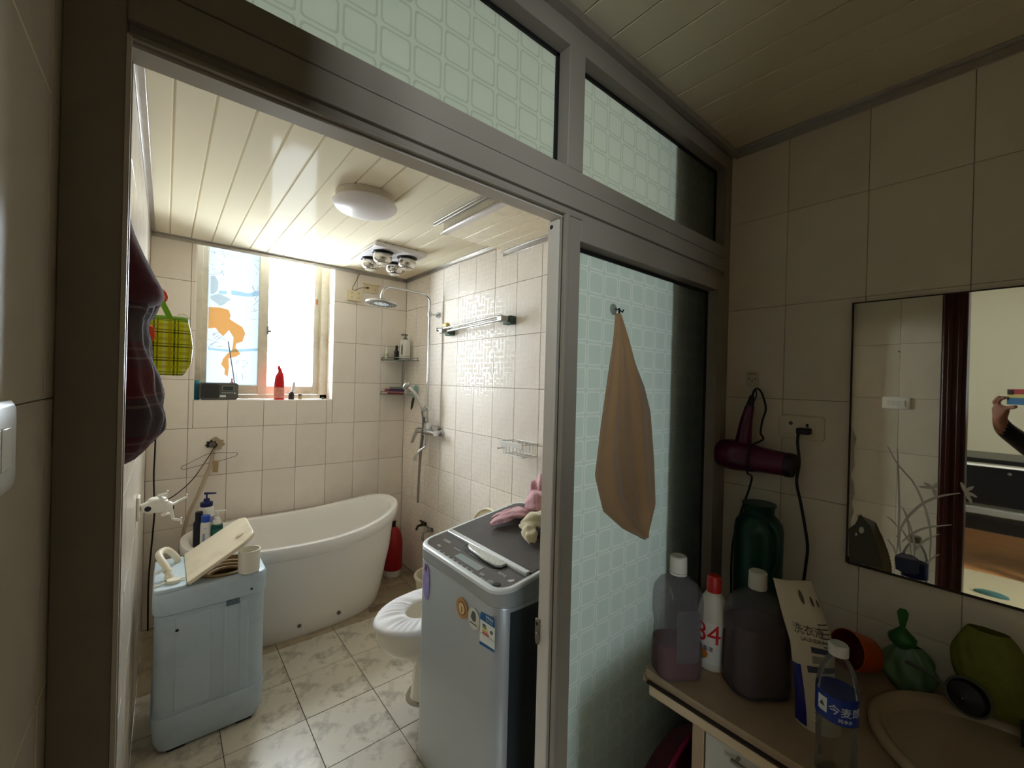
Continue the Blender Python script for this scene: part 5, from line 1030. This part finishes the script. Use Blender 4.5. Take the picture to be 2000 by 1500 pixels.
text('label_text', '今麦郎', .019, None, mat('label_ink_white', '#d8dcdf', rough=.5), lb, fn=wrap(WBX, WBY, .0353, aw+.42, VZ+.146))
text('label_text', '纯净水', .008, None, mat('label_ink_white', '#d8dcdf'), lb, fn=wrap(WBX, WBY, .0353, aw+.40, VZ+.130))
obj('label_panel', MB().loft([[(WBX+.0352*cos(aw+a), WBY+.0352*sin(aw+a), VZ+z) for a in [-.95+.05*k for k in range(11)]] for z in (.134, .162)], False, False, False), mat('label_ink_white', '#d8dcdf'), lb)
obj('label_tree', MB().loft([[(WBX+.0354*cos(aw-.70+a), WBY+.0354*sin(aw-.70+a), VZ+.144+k*(.010*(1-abs(a)/.16))) for a in [-.16+.04*j for j in range(9)]] for k in (0, 1)], False, False, False), mat('tree_ink', '#2c5148', rough=.5), lb)

t = thing('green_jug', 'tall dark green plastic jug standing against the tiles under the hair dryer', 'jug', (1.44, .507, VZ))
obj('body', MB().lathe([(.06, 0), (.066, .006), (.067, .20), (.068, .31), (.064, .335), (.05, .355), (.042, .362), (.043, .385), (.047, .39), (.047, .395), (.038, .395)], (1.44, .507, VZ), 'z', 32), mat('dark_green_jug', '#0c3b2b', rough=.35, var=.1), t, angle=50)
obj('handle', MB().tube([(1.40, .46, VZ+.35), (1.385, .435, VZ+.33), (1.383, .43, VZ+.25), (1.395, .45, VZ+.2)], .008, 10, smooth=5), mat('dark_green_jug', '#0c3b2b'), t)
t = thing('orange_cup', 'orange plastic cup lying tipped with dark red inside near the tiles', 'cup', (1.42, .255, VZ))
MC = Matrix.Translation((1.445, .245, VZ+.058)) @ Matrix.Rotation(rad(-78), 4, Vector((.62, -.78, 0)).cross(Vector((0, 0, 1))))
MC = Matrix.Translation((1.455, .235, VZ+.057)) @ frame((0, 0, 0), (0, .5, .86), Vector((-.80, .52, .30)).cross(Vector((0, .5, .86))))
axc = Vector((-.83, .50, .26)).normalized(); ux = axc.cross(Vector((0, 0, 1))).normalized(); uy = axc.cross(ux)
MC = Matrix((ux, uy, axc)).transposed().to_4x4(); MC.translation = (1.462, .240, VZ+.049)
obj('wall', MB().lathe([(.042, 0), (.044, .004), (.05, .07), (.0485, .0705), (.042, .006)], (0, 0, 0), 'z', 32, cap0=True, cap1=False), mat('orange_cup_plastic', '#c0480e', rough=.35), t, M=MC)
obj('inside', MB().lathe([(.0415, .0065), (.0478, .068)], (0, 0, 0), 'z', 32, cap1=False), mat('dark_red_inside', '#6a0d08', rough=.4), t, M=MC)
t = thing('green_bag', 'knotted pale green plastic bag on the counter against the tiles', 'bag', (1.44, .165, VZ))
M_GBAG = mat('green_bag_plastic', '#5d7d58', rough=.3, var=.25, vscale=18); M_GKNOT = mat('green_knot', '#1f5c1e', rough=.35)
def gb(u, v):
    a = 2*pi*u; h = .115*v; r = .052*(sin(pi*(.12+.80*v))**.7)*(1+.10*sin(5*a+9*v)+.08*sin(9*a))
    return (1.455+r*cos(a)*.72, .158+r*sin(a)*.95, VZ+.002+h)
obj('body', MB().grid(gb, 40, 18), M_GBAG, t, angle=180)
obj('knot', MB().lathe([(.012, .108), (.026, .122), (.028, .135), (.012, .152), (.007, .158)], (1.447, .172, VZ), 'z', 14), M_GKNOT, t, angle=80)
obj('tail', MB().loft([[(1.447+w*.3, .172-w, VZ+z), (1.447-w*.3, .172+w, VZ+z), (1.450-w*.3, .172+w, VZ+z)] for w, z in ((.004, .154), (.008, .175), (.011, .195), (.006, .205))]), M_GKNOT, t)
t = thing('yellow_net_bag', 'yellow-green crumpled net bag behind the washbasin', 'bag', (1.455, .02, VZ))
def yb(u, v):
    a = 2*pi*u; h = .20*v; r = (.046*(sin(pi*(.15+.75*v))**.6))*(1+.05*sin(3*a+5*v)+.03*sin(7*a-6*v)+.02*sin(13*a+17*v))
    return (1.46+r*cos(a)*.75, .02+r*sin(a)*1.4-.01+.02*v, VZ+.032+h*.9)
obj('body', MB().grid(yb, 90, 40), mat('yellow_net', '#6b6c22', rough=.7, var=.3, vscale=30, bump=1, bscale=120), t, angle=180)
t = thing('dark_strainer', 'dark round basket strainer with pale rim behind the washbasin', 'strainer', (1.40, .045, VZ+.03))
MS = Matrix.Translation((1.395, .055, VZ+.075)) @ Matrix.Rotation(rad(-48), 4, 'Y') @ Matrix.Rotation(rad(20), 4, 'X')
obj('bowl', MB().lathe([(.036, -.004), (.033, -.02), (.001, -.03)], (0, 0, 0), 'z', 28, cap0=False, cap1=False), mat('dark_mesh', '#121211', rough=.5), t, M=MS)
obj('rim', MB().tube([(.038*cos(a), .038*sin(a), 0) for a in [2*pi*i/36 for i in range(37)]], .0022, 8), mat('dull_rim', '#4a4a44', rough=.5), t, M=MS)
obj('handle', MB().tube([(.0, .038, 0), (.01, .07, .004), (.012, .11, .002)], .004, 8, smooth=4), mat('dull_rim', '#4a4a44'), t, M=MS)
tag(obj('grey_cloth', MB().grid(lambda u, v: (1.36+.13*u+.01*sin(9*v), -.24+.22*v, VZ+.034+.02*sin(pi*u)*(.6+.4*sin(11*v+4*u))), 20, 20), mat('grey_rag', '#2b2a27', rough=.9), solid=.004, angle=180), 'dark damp cloth lying along the back of the washbasin', 'cloth')

# ---------------------------------------------------------------- mirror wall
t = thing('hair_dryer', 'dark magenta hair dryer hanging by its cord loop on the tiles', 'hair dryer', (1.475, .53, 1.22))
M_DRY = mat('magenta_gloss', '#5a0f3c', rough=.25, coat=.3)
obj('barrel', MB().lathe([(.001, -.112), (.03, -.108), (.044, -.095), (.05, -.07), (.051, -.04), (.046, 0), (.040, .04), (.036, .10), (.0355, .108), (.03, .108)], (1.47, .545, 1.278), 'y', 32, M=Matrix.Rotation(rad(3), 4, 'X') @ Matrix.Scale(-1, 4, (0, 1, 0))), M_DRY, t, angle=60)
obj('nozzle_ring', MB().lathe([(.0365, .10), (.0375, .102), (.036, .12), (.030, .12)], (1.47, .545, 1.278), 'y', 32, M=Matrix.Rotation(rad(3), 4, 'X') @ Matrix.Scale(-1, 4, (0, 1, 0))), mat('dark_nozzle', '#1d0a16', rough=.4), t)
obj('handle', MB().tube([(1.472, .575, 1.29), (1.475, .572, 1.33), (1.477, .566, 1.39), (1.478, .556, 1.445)], lambda u: .029-.015*u, 20, smooth=4), M_DRY, t)
obj('strain_relief', MB().tube([(1.478, .556, 1.443), (1.479, .553, 1.462), (1.48, .551, 1.48)], lambda u: .013-.006*u, 12), M_BLACK, t)
obj('hanging_loop', MB().tube([(1.482, .547, 1.455), (1.488, .541, 1.48), (1.49, .545, 1.50), (1.485, .552, 1.47)], .002, 6, smooth=4), M_BLACK, t)
obj('cord', MB().tube([(1.48, .551, 1.478), (1.49, .548, 1.498), (1.492, .538, 1.503), (1.49, .524, 1.485), (1.488, .512, 1.44), (1.49, .522, 1.40), (1.49, .526, 1.36), (1.488, .518, 1.34), (1.42, .53, 1.32), (1.412, .535, 1.28), (1.43, .54, 1.235), (1.48, .545, 1.215), (1.485, .555, 1.17), (1.485, .575, 1.10), (1.49, .60, 1.0), (1.50, .61, .9), (1.51, .612, .80)], .0032, 8, smooth=6), M_RUBBER, t)
t = thing('adhesive_hook', 'clear adhesive hook pad with small printed face above the hair dryer', 'hook', (XR, .567, 1.51))
obj('pad', MB().prism([(y, z) for y, z in rrect(.567, 1.537, .021, .026, .008)], 'x', XR-.0015, XR-.0003), mat('pad_plastic', '#cfc3a8', rough=.3), t)
obj('hook', MB().tube([(XR-.001, .562, 1.522), (XR-.02, .56, 1.508), (XR-.036, .557, 1.496), (XR-.042, .556, 1.504)], .0022, 8, smooth=4), M_WHITE, t)
for y, z, a, b in ((.567, 1.553, .014, .0016), (.577, 1.536, .003, .002), (.557, 1.536, .003, .002), (.567, 1.530, .003, .0015)): obj('face_mark', MB().box(XR-.0021, XR-.0014, y-a, y+a, z-b, z+b), mat('face_ink', '#6d5a3a', rough=.6), t)
t = thing('wall_outlet', 'cream double outlet plate with black plug beside the mirror', 'outlet', (XR, .423, 1.345))
p_ = obj('plate', MB().loft([[(XR-d, y, z) for y, z in rrect(.423, 1.386, .061-i, .037-i, .010)] for d, i in ((.0003, 0), (.007, .001), (.010, .005))]), mat('outlet_cream', '#ddd2b8', rough=.4), t)
obj('insert', MB().box(XR-.0115, XR-.0098, .383, .463, 1.366, 1.405), mat('outlet_insert', '#e3d9c2', rough=.4), p_, bevel=.001)
obj('switch_dimple', MB().lathe([(.006, -.0118), (.006, -.0113)], (XR, .448, 1.398), 'x', 14), M_PRINT_G, p_)
for y, z in ((.404, 1.396), (.404, 1.392)): obj('slot', MB().box(XR-.0122, XR-.0112, y-.003, y+.003, z-.003, z+.003), M_BLACK, p_)
t = thing('black_plug', 'black power plug and cord hanging from the outlet beside the mirror', 'plug', (XR-.03, .41, 1.37))
obj('plug_body', MB().box(XR-.042, XR-.0125, .39, .426, 1.368, 1.387), M_BLACK, t, bevel=.004)
obj('cord', MB().tube([(XR-.03, .422, 1.37), (XR-.03, .423, 1.34), (XR-.028, .418, 1.28), (XR-.026, .424, 1.22), (XR-.026, .412, 1.16), (XR-.03, .398, 1.09), (XR-.03, .39, 1.03), (XR-.03, .394, .97), (XR-.028, .40, .88), (XR-.02, .39, .80), (XR-.015, .38, .76)], .0042, 8, smooth=6), M_RUBBER, t)

t = thing('wall_mirror', 'large frameless mirror with frosted orchid decoration and worn edge', 'mirror', (1.512, -.12, 1.01))
mm_ = bpy.data.materials.new('mirror_silver'); mm_.use_nodes = True; p = mm_.node_tree.nodes['Principled BSDF']; p.inputs['Base Color'].default_value = (.92, .92, .86, 1); p.inputs['Metallic'].default_value = 1; p.inputs['Roughness'].default_value = .015
MX = XR-.010
obj('glass', MB().box(MX, XR-.004, -.62, .302, 1.014, 1.754), mm_, t, flat=True)
M_MEDGE = mat('mirror_edge', '#2b1c14', rough=.6, var=.5, vscale=60)
obj('edge', MB().box(MX-.0006, XR-.003, .2985, .3035, 1.012, 1.756).box(MX-.0006, XR-.003, -.62, .2985, 1.010, 1.0165).box(MX-.0006, XR-.003, -.62, .2985, 1.752, 1.7555), M_MEDGE, t)
obj('backing', MB().box(XR-.004, XR-.0005, -.62, .30, 1.02, 1.75), M_BLACK, t)
obj('worn_edge', MB().prism([(.2986, 1.03)]+[(.2905+.004*sin(k*2.3)+.002*sin(k*5.1), 1.03+.026*k) for k in range(15)]+[(.2986, 1.40)], 'x', MX-.0004, MX-.0001), mat('worn_silver', '#b3aa92', rough=.5, var=.2, vscale=60), t)
M_ETCH = mat('etched_white', '#d6d2c8', rough=.7)
M_ETCHD = mat('etched_grey', '#6e6a5c', rough=.7)
def leaf(pts, w, mtl=M_ETCH):
    P_ = [Vector(p_) for p_ in pts]; n = 14; L, R2 = [], []
    def ev(u):
        k = u*(len(P_)-1); i = min(int(k), len(P_)-2); f = k-i
        a = P_[max(i-1, 0)]; b = P_[i]; c = P_[i+1]; d = P_[min(i+2, len(P_)-1)]
        return .5*((2*b)+(c-a)*f+(2*a-5*b+4*c-d)*f*f+(3*b-a-3*c+d)*f**3)
    for i in range(n+1):
        u = i/n; q = ev(u); dq = (ev(min(1, u+.02))-ev(max(0, u-.02))).normalized(); nrm = Vector((-dq.y, dq.x)); ww = w*(.25+.75*sin(pi*min(1, u*.9+.08)))
        L.append(q+nrm*ww); R2.append(q-nrm*ww)
    obj('etched_leaf', MB().loft([[(MX-d, a.x, a.y), (MX-d, b.x, b.y)] if 0 else [(MX-.0002, a.x, a.y), (MX-.0009, (a.x+b.x)/2, (a.y+b.y)/2), (MX-.0002, b.x, b.y)] for a, b in zip(L, R2) for d in (0,)], False, False, False), mtl, t)
def mp(a, b):   # layout units of the etched design -> (y, z) metres on the glass
    w = 1+.000181834*a+5.9122e-06*b; return ((-.000228834*a-5.72284e-06*b+.372)/w, (.000281904*a-.00034958*b+1.292)/w)
for pts, w in (([(650, 780), (665, 560), (670, 400), (660, 60), (655, -110)], 2.6), ([(770, 790), (740, 500), (690, 380)], 2.4), ([(920, 860), (935, 640), (900, 440), (800, 200), (665, 40), (570, -120)], 2.8), ([(650, 640), (720, 500), (850, 370), (1000, 300), (1180, 270)], 3.6), ([(690, 680), (780, 610), (900, 560), (1110, 535)], 3.2), ([(800, 750), (880, 670), (1010, 610)], 2.6), ([(640, 780), (620, 720), (570, 655)], 2.6), ([(660, 560), (610, 500), (565, 465)], 2.0), ([(800, 800), (790, 650), (745, 490)], 2.6), ([(905, 860), (940, 820), (1010, 780)], 2.4), ([(760, 690), (720, 620), (690, 570)], 2.2), ([(680, 770), (670, 660), (690, 560)], 2.6)):
    leaf([mp(*q) for q in pts], w*.0009)
for c, prs in (((1215, 255), ((1185, 180), (1290, 215), (1320, 305), (1275, 355))), ((950, 230), ((990, 185), (870, 180), (830, 215), (975, 295)))):
    for q in prs: leaf([mp(*c), mp((c[0]+q[0])/2+4, (c[1]+q[1])/2), mp(*q)], .0036)
obj('etched_pot', MB().prism([mp(632, 815), mp(640, 790), mp(690, 770), mp(790, 795), mp(835, 830), mp(838, 940), mp(800, 955), mp(700, 935), mp(640, 905)], 'x', MX-.0010, MX-.0002), mat('pot_blue_print', '#2c3556', rough=.5, var=.2, vscale=80), t)
obj('etched_pot_rim', MB().prism([mp(640, 800), mp(690, 775), mp(790, 800), mp(830, 835), mp(780, 830), mp(690, 810)], 'x', MX-.0014, MX-.0010), mat('pot_rim_print', '#7d7a86', rough=.6), t)
obj('etched_corner', MB().prism([mp(245, 570), mp(300, 530), mp(345, 448), mp(430, 550), mp(470, 680), mp(540, 905), mp(250, 848)], 'x', MX-.0010, MX-.0002), mat('corner_print', '#4c4a40', rough=.6, var=.3, vscale=50), t)
obj('corner_dot', MB().prism([mp(355+22*cos(2*pi*i/16), 580+28*sin(2*pi*i/16)) for i in range(16)], 'x', MX-.0014, MX-.0010), M_ETCH, t)
obj('corner_dot', MB().prism([mp(310+10*cos(2*pi*i/12), 615+14*sin(2*pi*i/12)) for i in range(12)], 'x', MX-.0014, MX-.0010), M_ETCH, t)

# ---------------------------------------------------------------- towel on the glass door, switch on the left wall
t = thing('hand_towel', 'orange-tan hand towel hanging by one corner on the frosted door', 'towel', (.92, .64, 1.09))
Lc = [(.858, 1.680), (.848, 1.62), (.832, 1.54), (.806, 1.40), (.790, 1.285), (.826, 1.195), (.91, 1.135), (.995, 1.092)]
Rc = [(.866, 1.680), (.905, 1.62), (.940, 1.565), (.985, 1.50), (1.016, 1.43), (1.037, 1.30), (1.05, 1.175), (1.015, 1.092)]
def lerp_c(C_, u):
    k = u*(len(C_)-1); i = min(int(k), len(C_)-2); f = k-i; f2 = f
    return (C_[i][0]*(1-f2)+C_[i+1][0]*f2, C_[i][1]*(1-f2)+C_[i+1][1]*f2)
def tw_(u, v):
    l, r = lerp_c(Lc, u), lerp_c(Rc, u); x = l[0]+(r[0]-l[0])*v; z = l[1]+(r[1]-l[1])*v
    amp = .009*min(1, .35+1.4*u)*(1-.35*u)
    x *= 1.054; z = 1.5+(z-1.5)*1.054
    return (x, .672-amp*(1+sin(v*10.5-1.2+.8*u))*.8-.004*sin(v*23+u*4), z)
m_t = mat('tan_terry', '#a4825c', rough=.95, sheen=.25, bump=.9, bscale=380, var=.1, vscale=14)
obj('cloth', MB().grid(tw_, 60, 36), m_t, t, angle=180, solid=.004)
t2 = thing('suction_hook', 'small clear suction hook holding the towel on the frosted door', 'hook', (.915, .685, 1.69))
obj('pad', MB().lathe([(.015, 0), (.012, -.003), (.006, -.006)], (.915, .6878, 1.704), 'y', 20), clear_mat('hook_pad', '#b8beb5', .35), t2)
obj('pin', MB().tube([(.915, .682, 1.704), (.913, .668, 1.70), (.910, .655, 1.692), (.909, .651, 1.698)], .002, 8).box(.9095, .9125, .664, .668, 1.684, 1.704), M_BLACK, t2)
t = thing('light_switch', 'white rocker switch plate on the tiled wall beside the door frame', 'switch', (XLW, .433, 1.41))
p_ = obj('plate', MB().loft([[(XLW+d, y, z) for y, z in rrect(.421, 1.445, .060-i, .034-i, .008)] for d, i in ((.0003, 0), (.004, .001), (.006, .004))]), mat('switch_white', '#e8e4d8', rough=.25), t)
for y in (.396, .421, .446): obj('rocker', MB().box(XLW+.0055, XLW+.0075, y-.012, y+.012, 1.43, 1.46), mat('switch_white', '#e8e4d8'), p_, bevel=.0015)
tag(obj('wall_plug', MB().lathe([(.004, .0002), (.004, .004)], (XLW, .415, 1.73), 'x', 10), M_BLACK), 'dark plug hole in the tiles above the light switch', 'wall plug')

# ---------------------------------------------------------------- next room, seen in the mirror
t = thing('black_cabinet', 'black open-bottomed cabinet in the next room seen in the mirror', 'cabinet', (-2.6, -.3, 0))
M_BLK = mat('black_lacquer', '#0c0c0d', rough=.3)
obj('top', MB().box(-2.95, -2.3, -1.2, .55, .93, .97), M_BLK, t, bevel=.005)
obj('paper_edge', MB().box(-2.305, -2.29, -1.0, .5, .905, .918), M_WHITE, t)
obj('front_panel', MB().box(-2.34, -2.32, -1.2, .55, .58, .90), M_BLK, t, bevel=.004)
obj('grey_shelf', MB().box(-2.60, -2.28, -1.2, .5, .50, .55), mat('grey_shelf', '#6d6a60', rough=.5), t, bevel=.004)
obj('lower_rail', MB().box(-2.5, -2.3, -1.2, .5, .36, .47), M_BLK, t, bevel=.004)
for y in (-1.15, -.12, .45): obj('leg', MB().box(-2.42, -2.34, y-.04, y+.04, 0, .62), M_BLK, t)
obj('knob', MB().lathe([(.012, 0), (.009, .02)], (-2.319, .02, .86), 'x', 12), M_CHROMED, t)
tag(obj('cream_rug', MB().box(-2.30, -.9, -1.5, .30, 0, .012), mat('cream_pile', '#9c8f70', rough=.95, var=.08, vscale=6, bump=.5, bscale=90), bevel=.004), 'cream rug on the floor of the next room seen in the mirror', 'rug')
tag(obj('teal_slipper', MB().loft([sup(-1.75, .09, a, b, z, 2.2, 20) for a, b, z in ((.04, .09, .0125), (.038, .088, .025), (.03, .06, .035))]), mat('teal_fabric', '#2f5550', rough=.8)), 'teal slipper on the cream rug seen in the mirror', 'slipper')

# ---------------------------------------------------------------- photographer, seen as hand and sleeve in the mirror
def skin_body(name, nodes, edges, mats_, pick, parent):
    me = bpy.data.meshes.new(name); me.from_pydata([Vector(p_)-ORG[parent.name] for p_, r in nodes], edges, []); me.update()
    o = bpy.data.objects.new(name, me); COL.objects.link(o)
    md = o.modifiers.new('skin', 'SKIN'); md.use_smooth_shade = True
    for i, (p_, r) in enumerate(nodes): me.skin_vertices[0].data[i].radius = (r, r); me.skin_vertices[0].data[i].use_root = (i == 0)
    sb = o.modifiers.new('sub', 'SUBSURF'); sb.levels = 2; sb.render_levels = 2
    dg = bpy.context.evaluated_depsgraph_get(); me2 = bpy.data.meshes.new_from_object(o.evaluated_get(dg)); bpy.data.objects.remove(o)
    me2.name = name; me2.materials.clear()
    for m_ in mats_: me2.materials.append(m_)
    for p_ in me2.polygons: p_.material_index = pick(p_.center+ORG[parent.name]); p_.use_smooth = True
    o = bpy.data.objects.new(name, me2); COL.objects.link(o); o.parent = parent; ORG[o.name] = ORG[parent.name]; return o
lft = -rgt0; F0 = Vector((fwd.x, fwd.y, 0)).normalized()
C0 = Vector((0, 0, 0))-F0*.46
PS = thing('person', 'person in a black long-sleeved top holding up a phone, seen in the mirror', 'person', (C0.x, C0.y, 0))
def B_(l, f, z): return C0+lft*l+F0*f+Vector((0, 0, z))
hl = B_(.075, .452, 1.432)          # left palm
N = [(B_(0, 0, .92), .145), (B_(0, 0, 1.08), .13), (B_(0, .0, 1.25), .15), (B_(0, 0, 1.38), .12), (B_(0, .0, 1.47), .058), (B_(0, .03, 1.54), .07), (B_(0, .03, 1.62), .092), (B_(0, .02, 1.69), .075),
     (B_(.10, 0, .86), .10), (B_(.11, .03, .47), .062), (B_(.11, 0, .09), .045), (B_(.115, .14, .045), .04),
     (B_(-.10, 0, .86), .10), (B_(-.11, .03, .47), .062), (B_(-.11, 0, .09), .045), (B_(-.115, .14, .045), .04),
     (B_(.17, 0, 1.39), .062), (B_(.215, .10, 1.15), .056), (B_(.125, .40, 1.34), .040), (B_(.105, .435, 1.385), .026),
     (B_(-.17, 0, 1.39), .062), (B_(-.23, .10, 1.15), .048), (B_(-.15, .38, 1.34), .035), (B_(-.13, .415, 1.39), .026),
     (hl, .026), (B_(-.105, .43, 1.43), .026)]
E_ = [(0, 1), (1, 2), (2, 3), (3, 4), (4, 5), (5, 6), (6, 7), (0, 8), (8, 9), (9, 10), (10, 11), (0, 12), (12, 13), (13, 14), (14, 15), (3, 16), (16, 17), (17, 18), (18, 19), (3, 20), (20, 21), (21, 22), (22, 23), (19, 24), (23, 25)]
def fing(base, tips):
    k = base
    for ch in tips:
        prev = k
        for p_, r in ch: N.append((p_, r)); E_.append((prev, len(N)-1)); prev = len(N)-1
fing(24, [[(hl+lft*a+F0*b+Vector((0, 0, c)), .009) for a, b, c in ch] for ch in (((.012, .008, .03), (-.008, .012, .055), (-.028, .004, .062)), ((.02, .006, .02), (.008, .016, .05), (-.012, .012, .066)), ((.018, -.006, .008), (.022, .012, .035), (.004, .018, .05)), ((-.018, -.01, .012), (-.036, -.014, .016), (-.055, -.014, .02)))])
hr = N[25][0]
fing(25, [[(hr-lft*a+F0*b+Vector((0, 0, c)), .009) for a, b, c in ch] for ch in (((.012, .008, .03), (-.002, .010, .052), (-.02, .0, .06)), ((.02, .006, .02), (.012, .012, .046), (-.006, .008, .06)), ((.018, -.006, .008), (.022, .010, .032), (.006, .012, .046)), ((-.018, -.01, .012), (-.036, -.014, .016), (-.05, -.014, .02)))])
M_SKIN = mat('skin', '#a8745c', rough=.55); M_TOP = mat('black_knit', '#0b0b0d', rough=.9, sheen=.1); M_JEANS = mat('dark_trousers', '#15161c', rough=.9)
def pick(c):
    d = c-C0; f = d.dot(F0)
    if c.z > 1.455 and f < .2: return 0
    if f > .415: return 0
    return 2 if c.z < .93 else 1
skin_body('body', N, E_, [M_SKIN, M_TOP, M_JEANS], pick, PS)
hc = B_(0, .015, 1.655)
obj('hair', MB().lathe([(.02, .10), (.06, .088), (.09, .05), (.099, 0), (.095, -.05), (.08, -.09)], tuple(hc), 'z', 28, cap1=False), mat('black_hair', '#0d0a09', rough=.6), PS, solid=.006, angle=80)
fc = B_(0, .115, 1.62)
obj('nose', MB().lathe([(.002, .02), (.009, -.005), (.012, -.018), (.004, -.024)], tuple(fc+F0*.006), 'z', 12), M_SKIN, PS)
for s_ in (-1, 1):
    obj('eye', MB().lathe([(.001, -.008), (.010, -.004), (.010, .004), (.001, .008)], tuple(fc+lft*(.032*s_)+Vector((0, 0, .018))-F0*.008), 'z', 12), mat('eye_dark', '#1a1210', rough=.2), PS)
    obj('ear', MB().loft([sup(0, 0, .010, .006, z, 2, 12) for z in (-.025, 0, .025)]), M_SKIN, PS, M=Matrix.Translation(B_(.094*s_, .02, 1.62)))
obj('mouth', MB().box(-.02, .02, -.004, .004, -.004, .004), mat('lips', '#8a4a44', rough=.5), PS, M=frame(fc-Vector((0, 0, .045))-F0*.012, lft, F0))
PH = thing('phone', 'phone in a red, yellow and blue striped case held up by the person', 'phone', tuple(Vector((0, 0, 1.46))-F0*.02))
MP = frame(Vector((0, 0, 1.497))-F0*.016+rgt0*.022, rgt0, Vector((0, 0, 1)))
for z0, z1, c_ in ((.012, .036, '#b3241e'), (-.004, .012, '#cfc06a'), (-.036, -.004, '#2f6f9a')):
    obj('case_stripe', MB().box(-.076, .076, z0, z1, -.0045, .0045), mat('case_'+c_[1:], c_, rough=.4), PH, M=MP)
obj('camera_bump', MB().box(-.070, -.045, .010, .033, -.0065, -.0044), M_BLACK, PH, M=MP, bevel=.002)
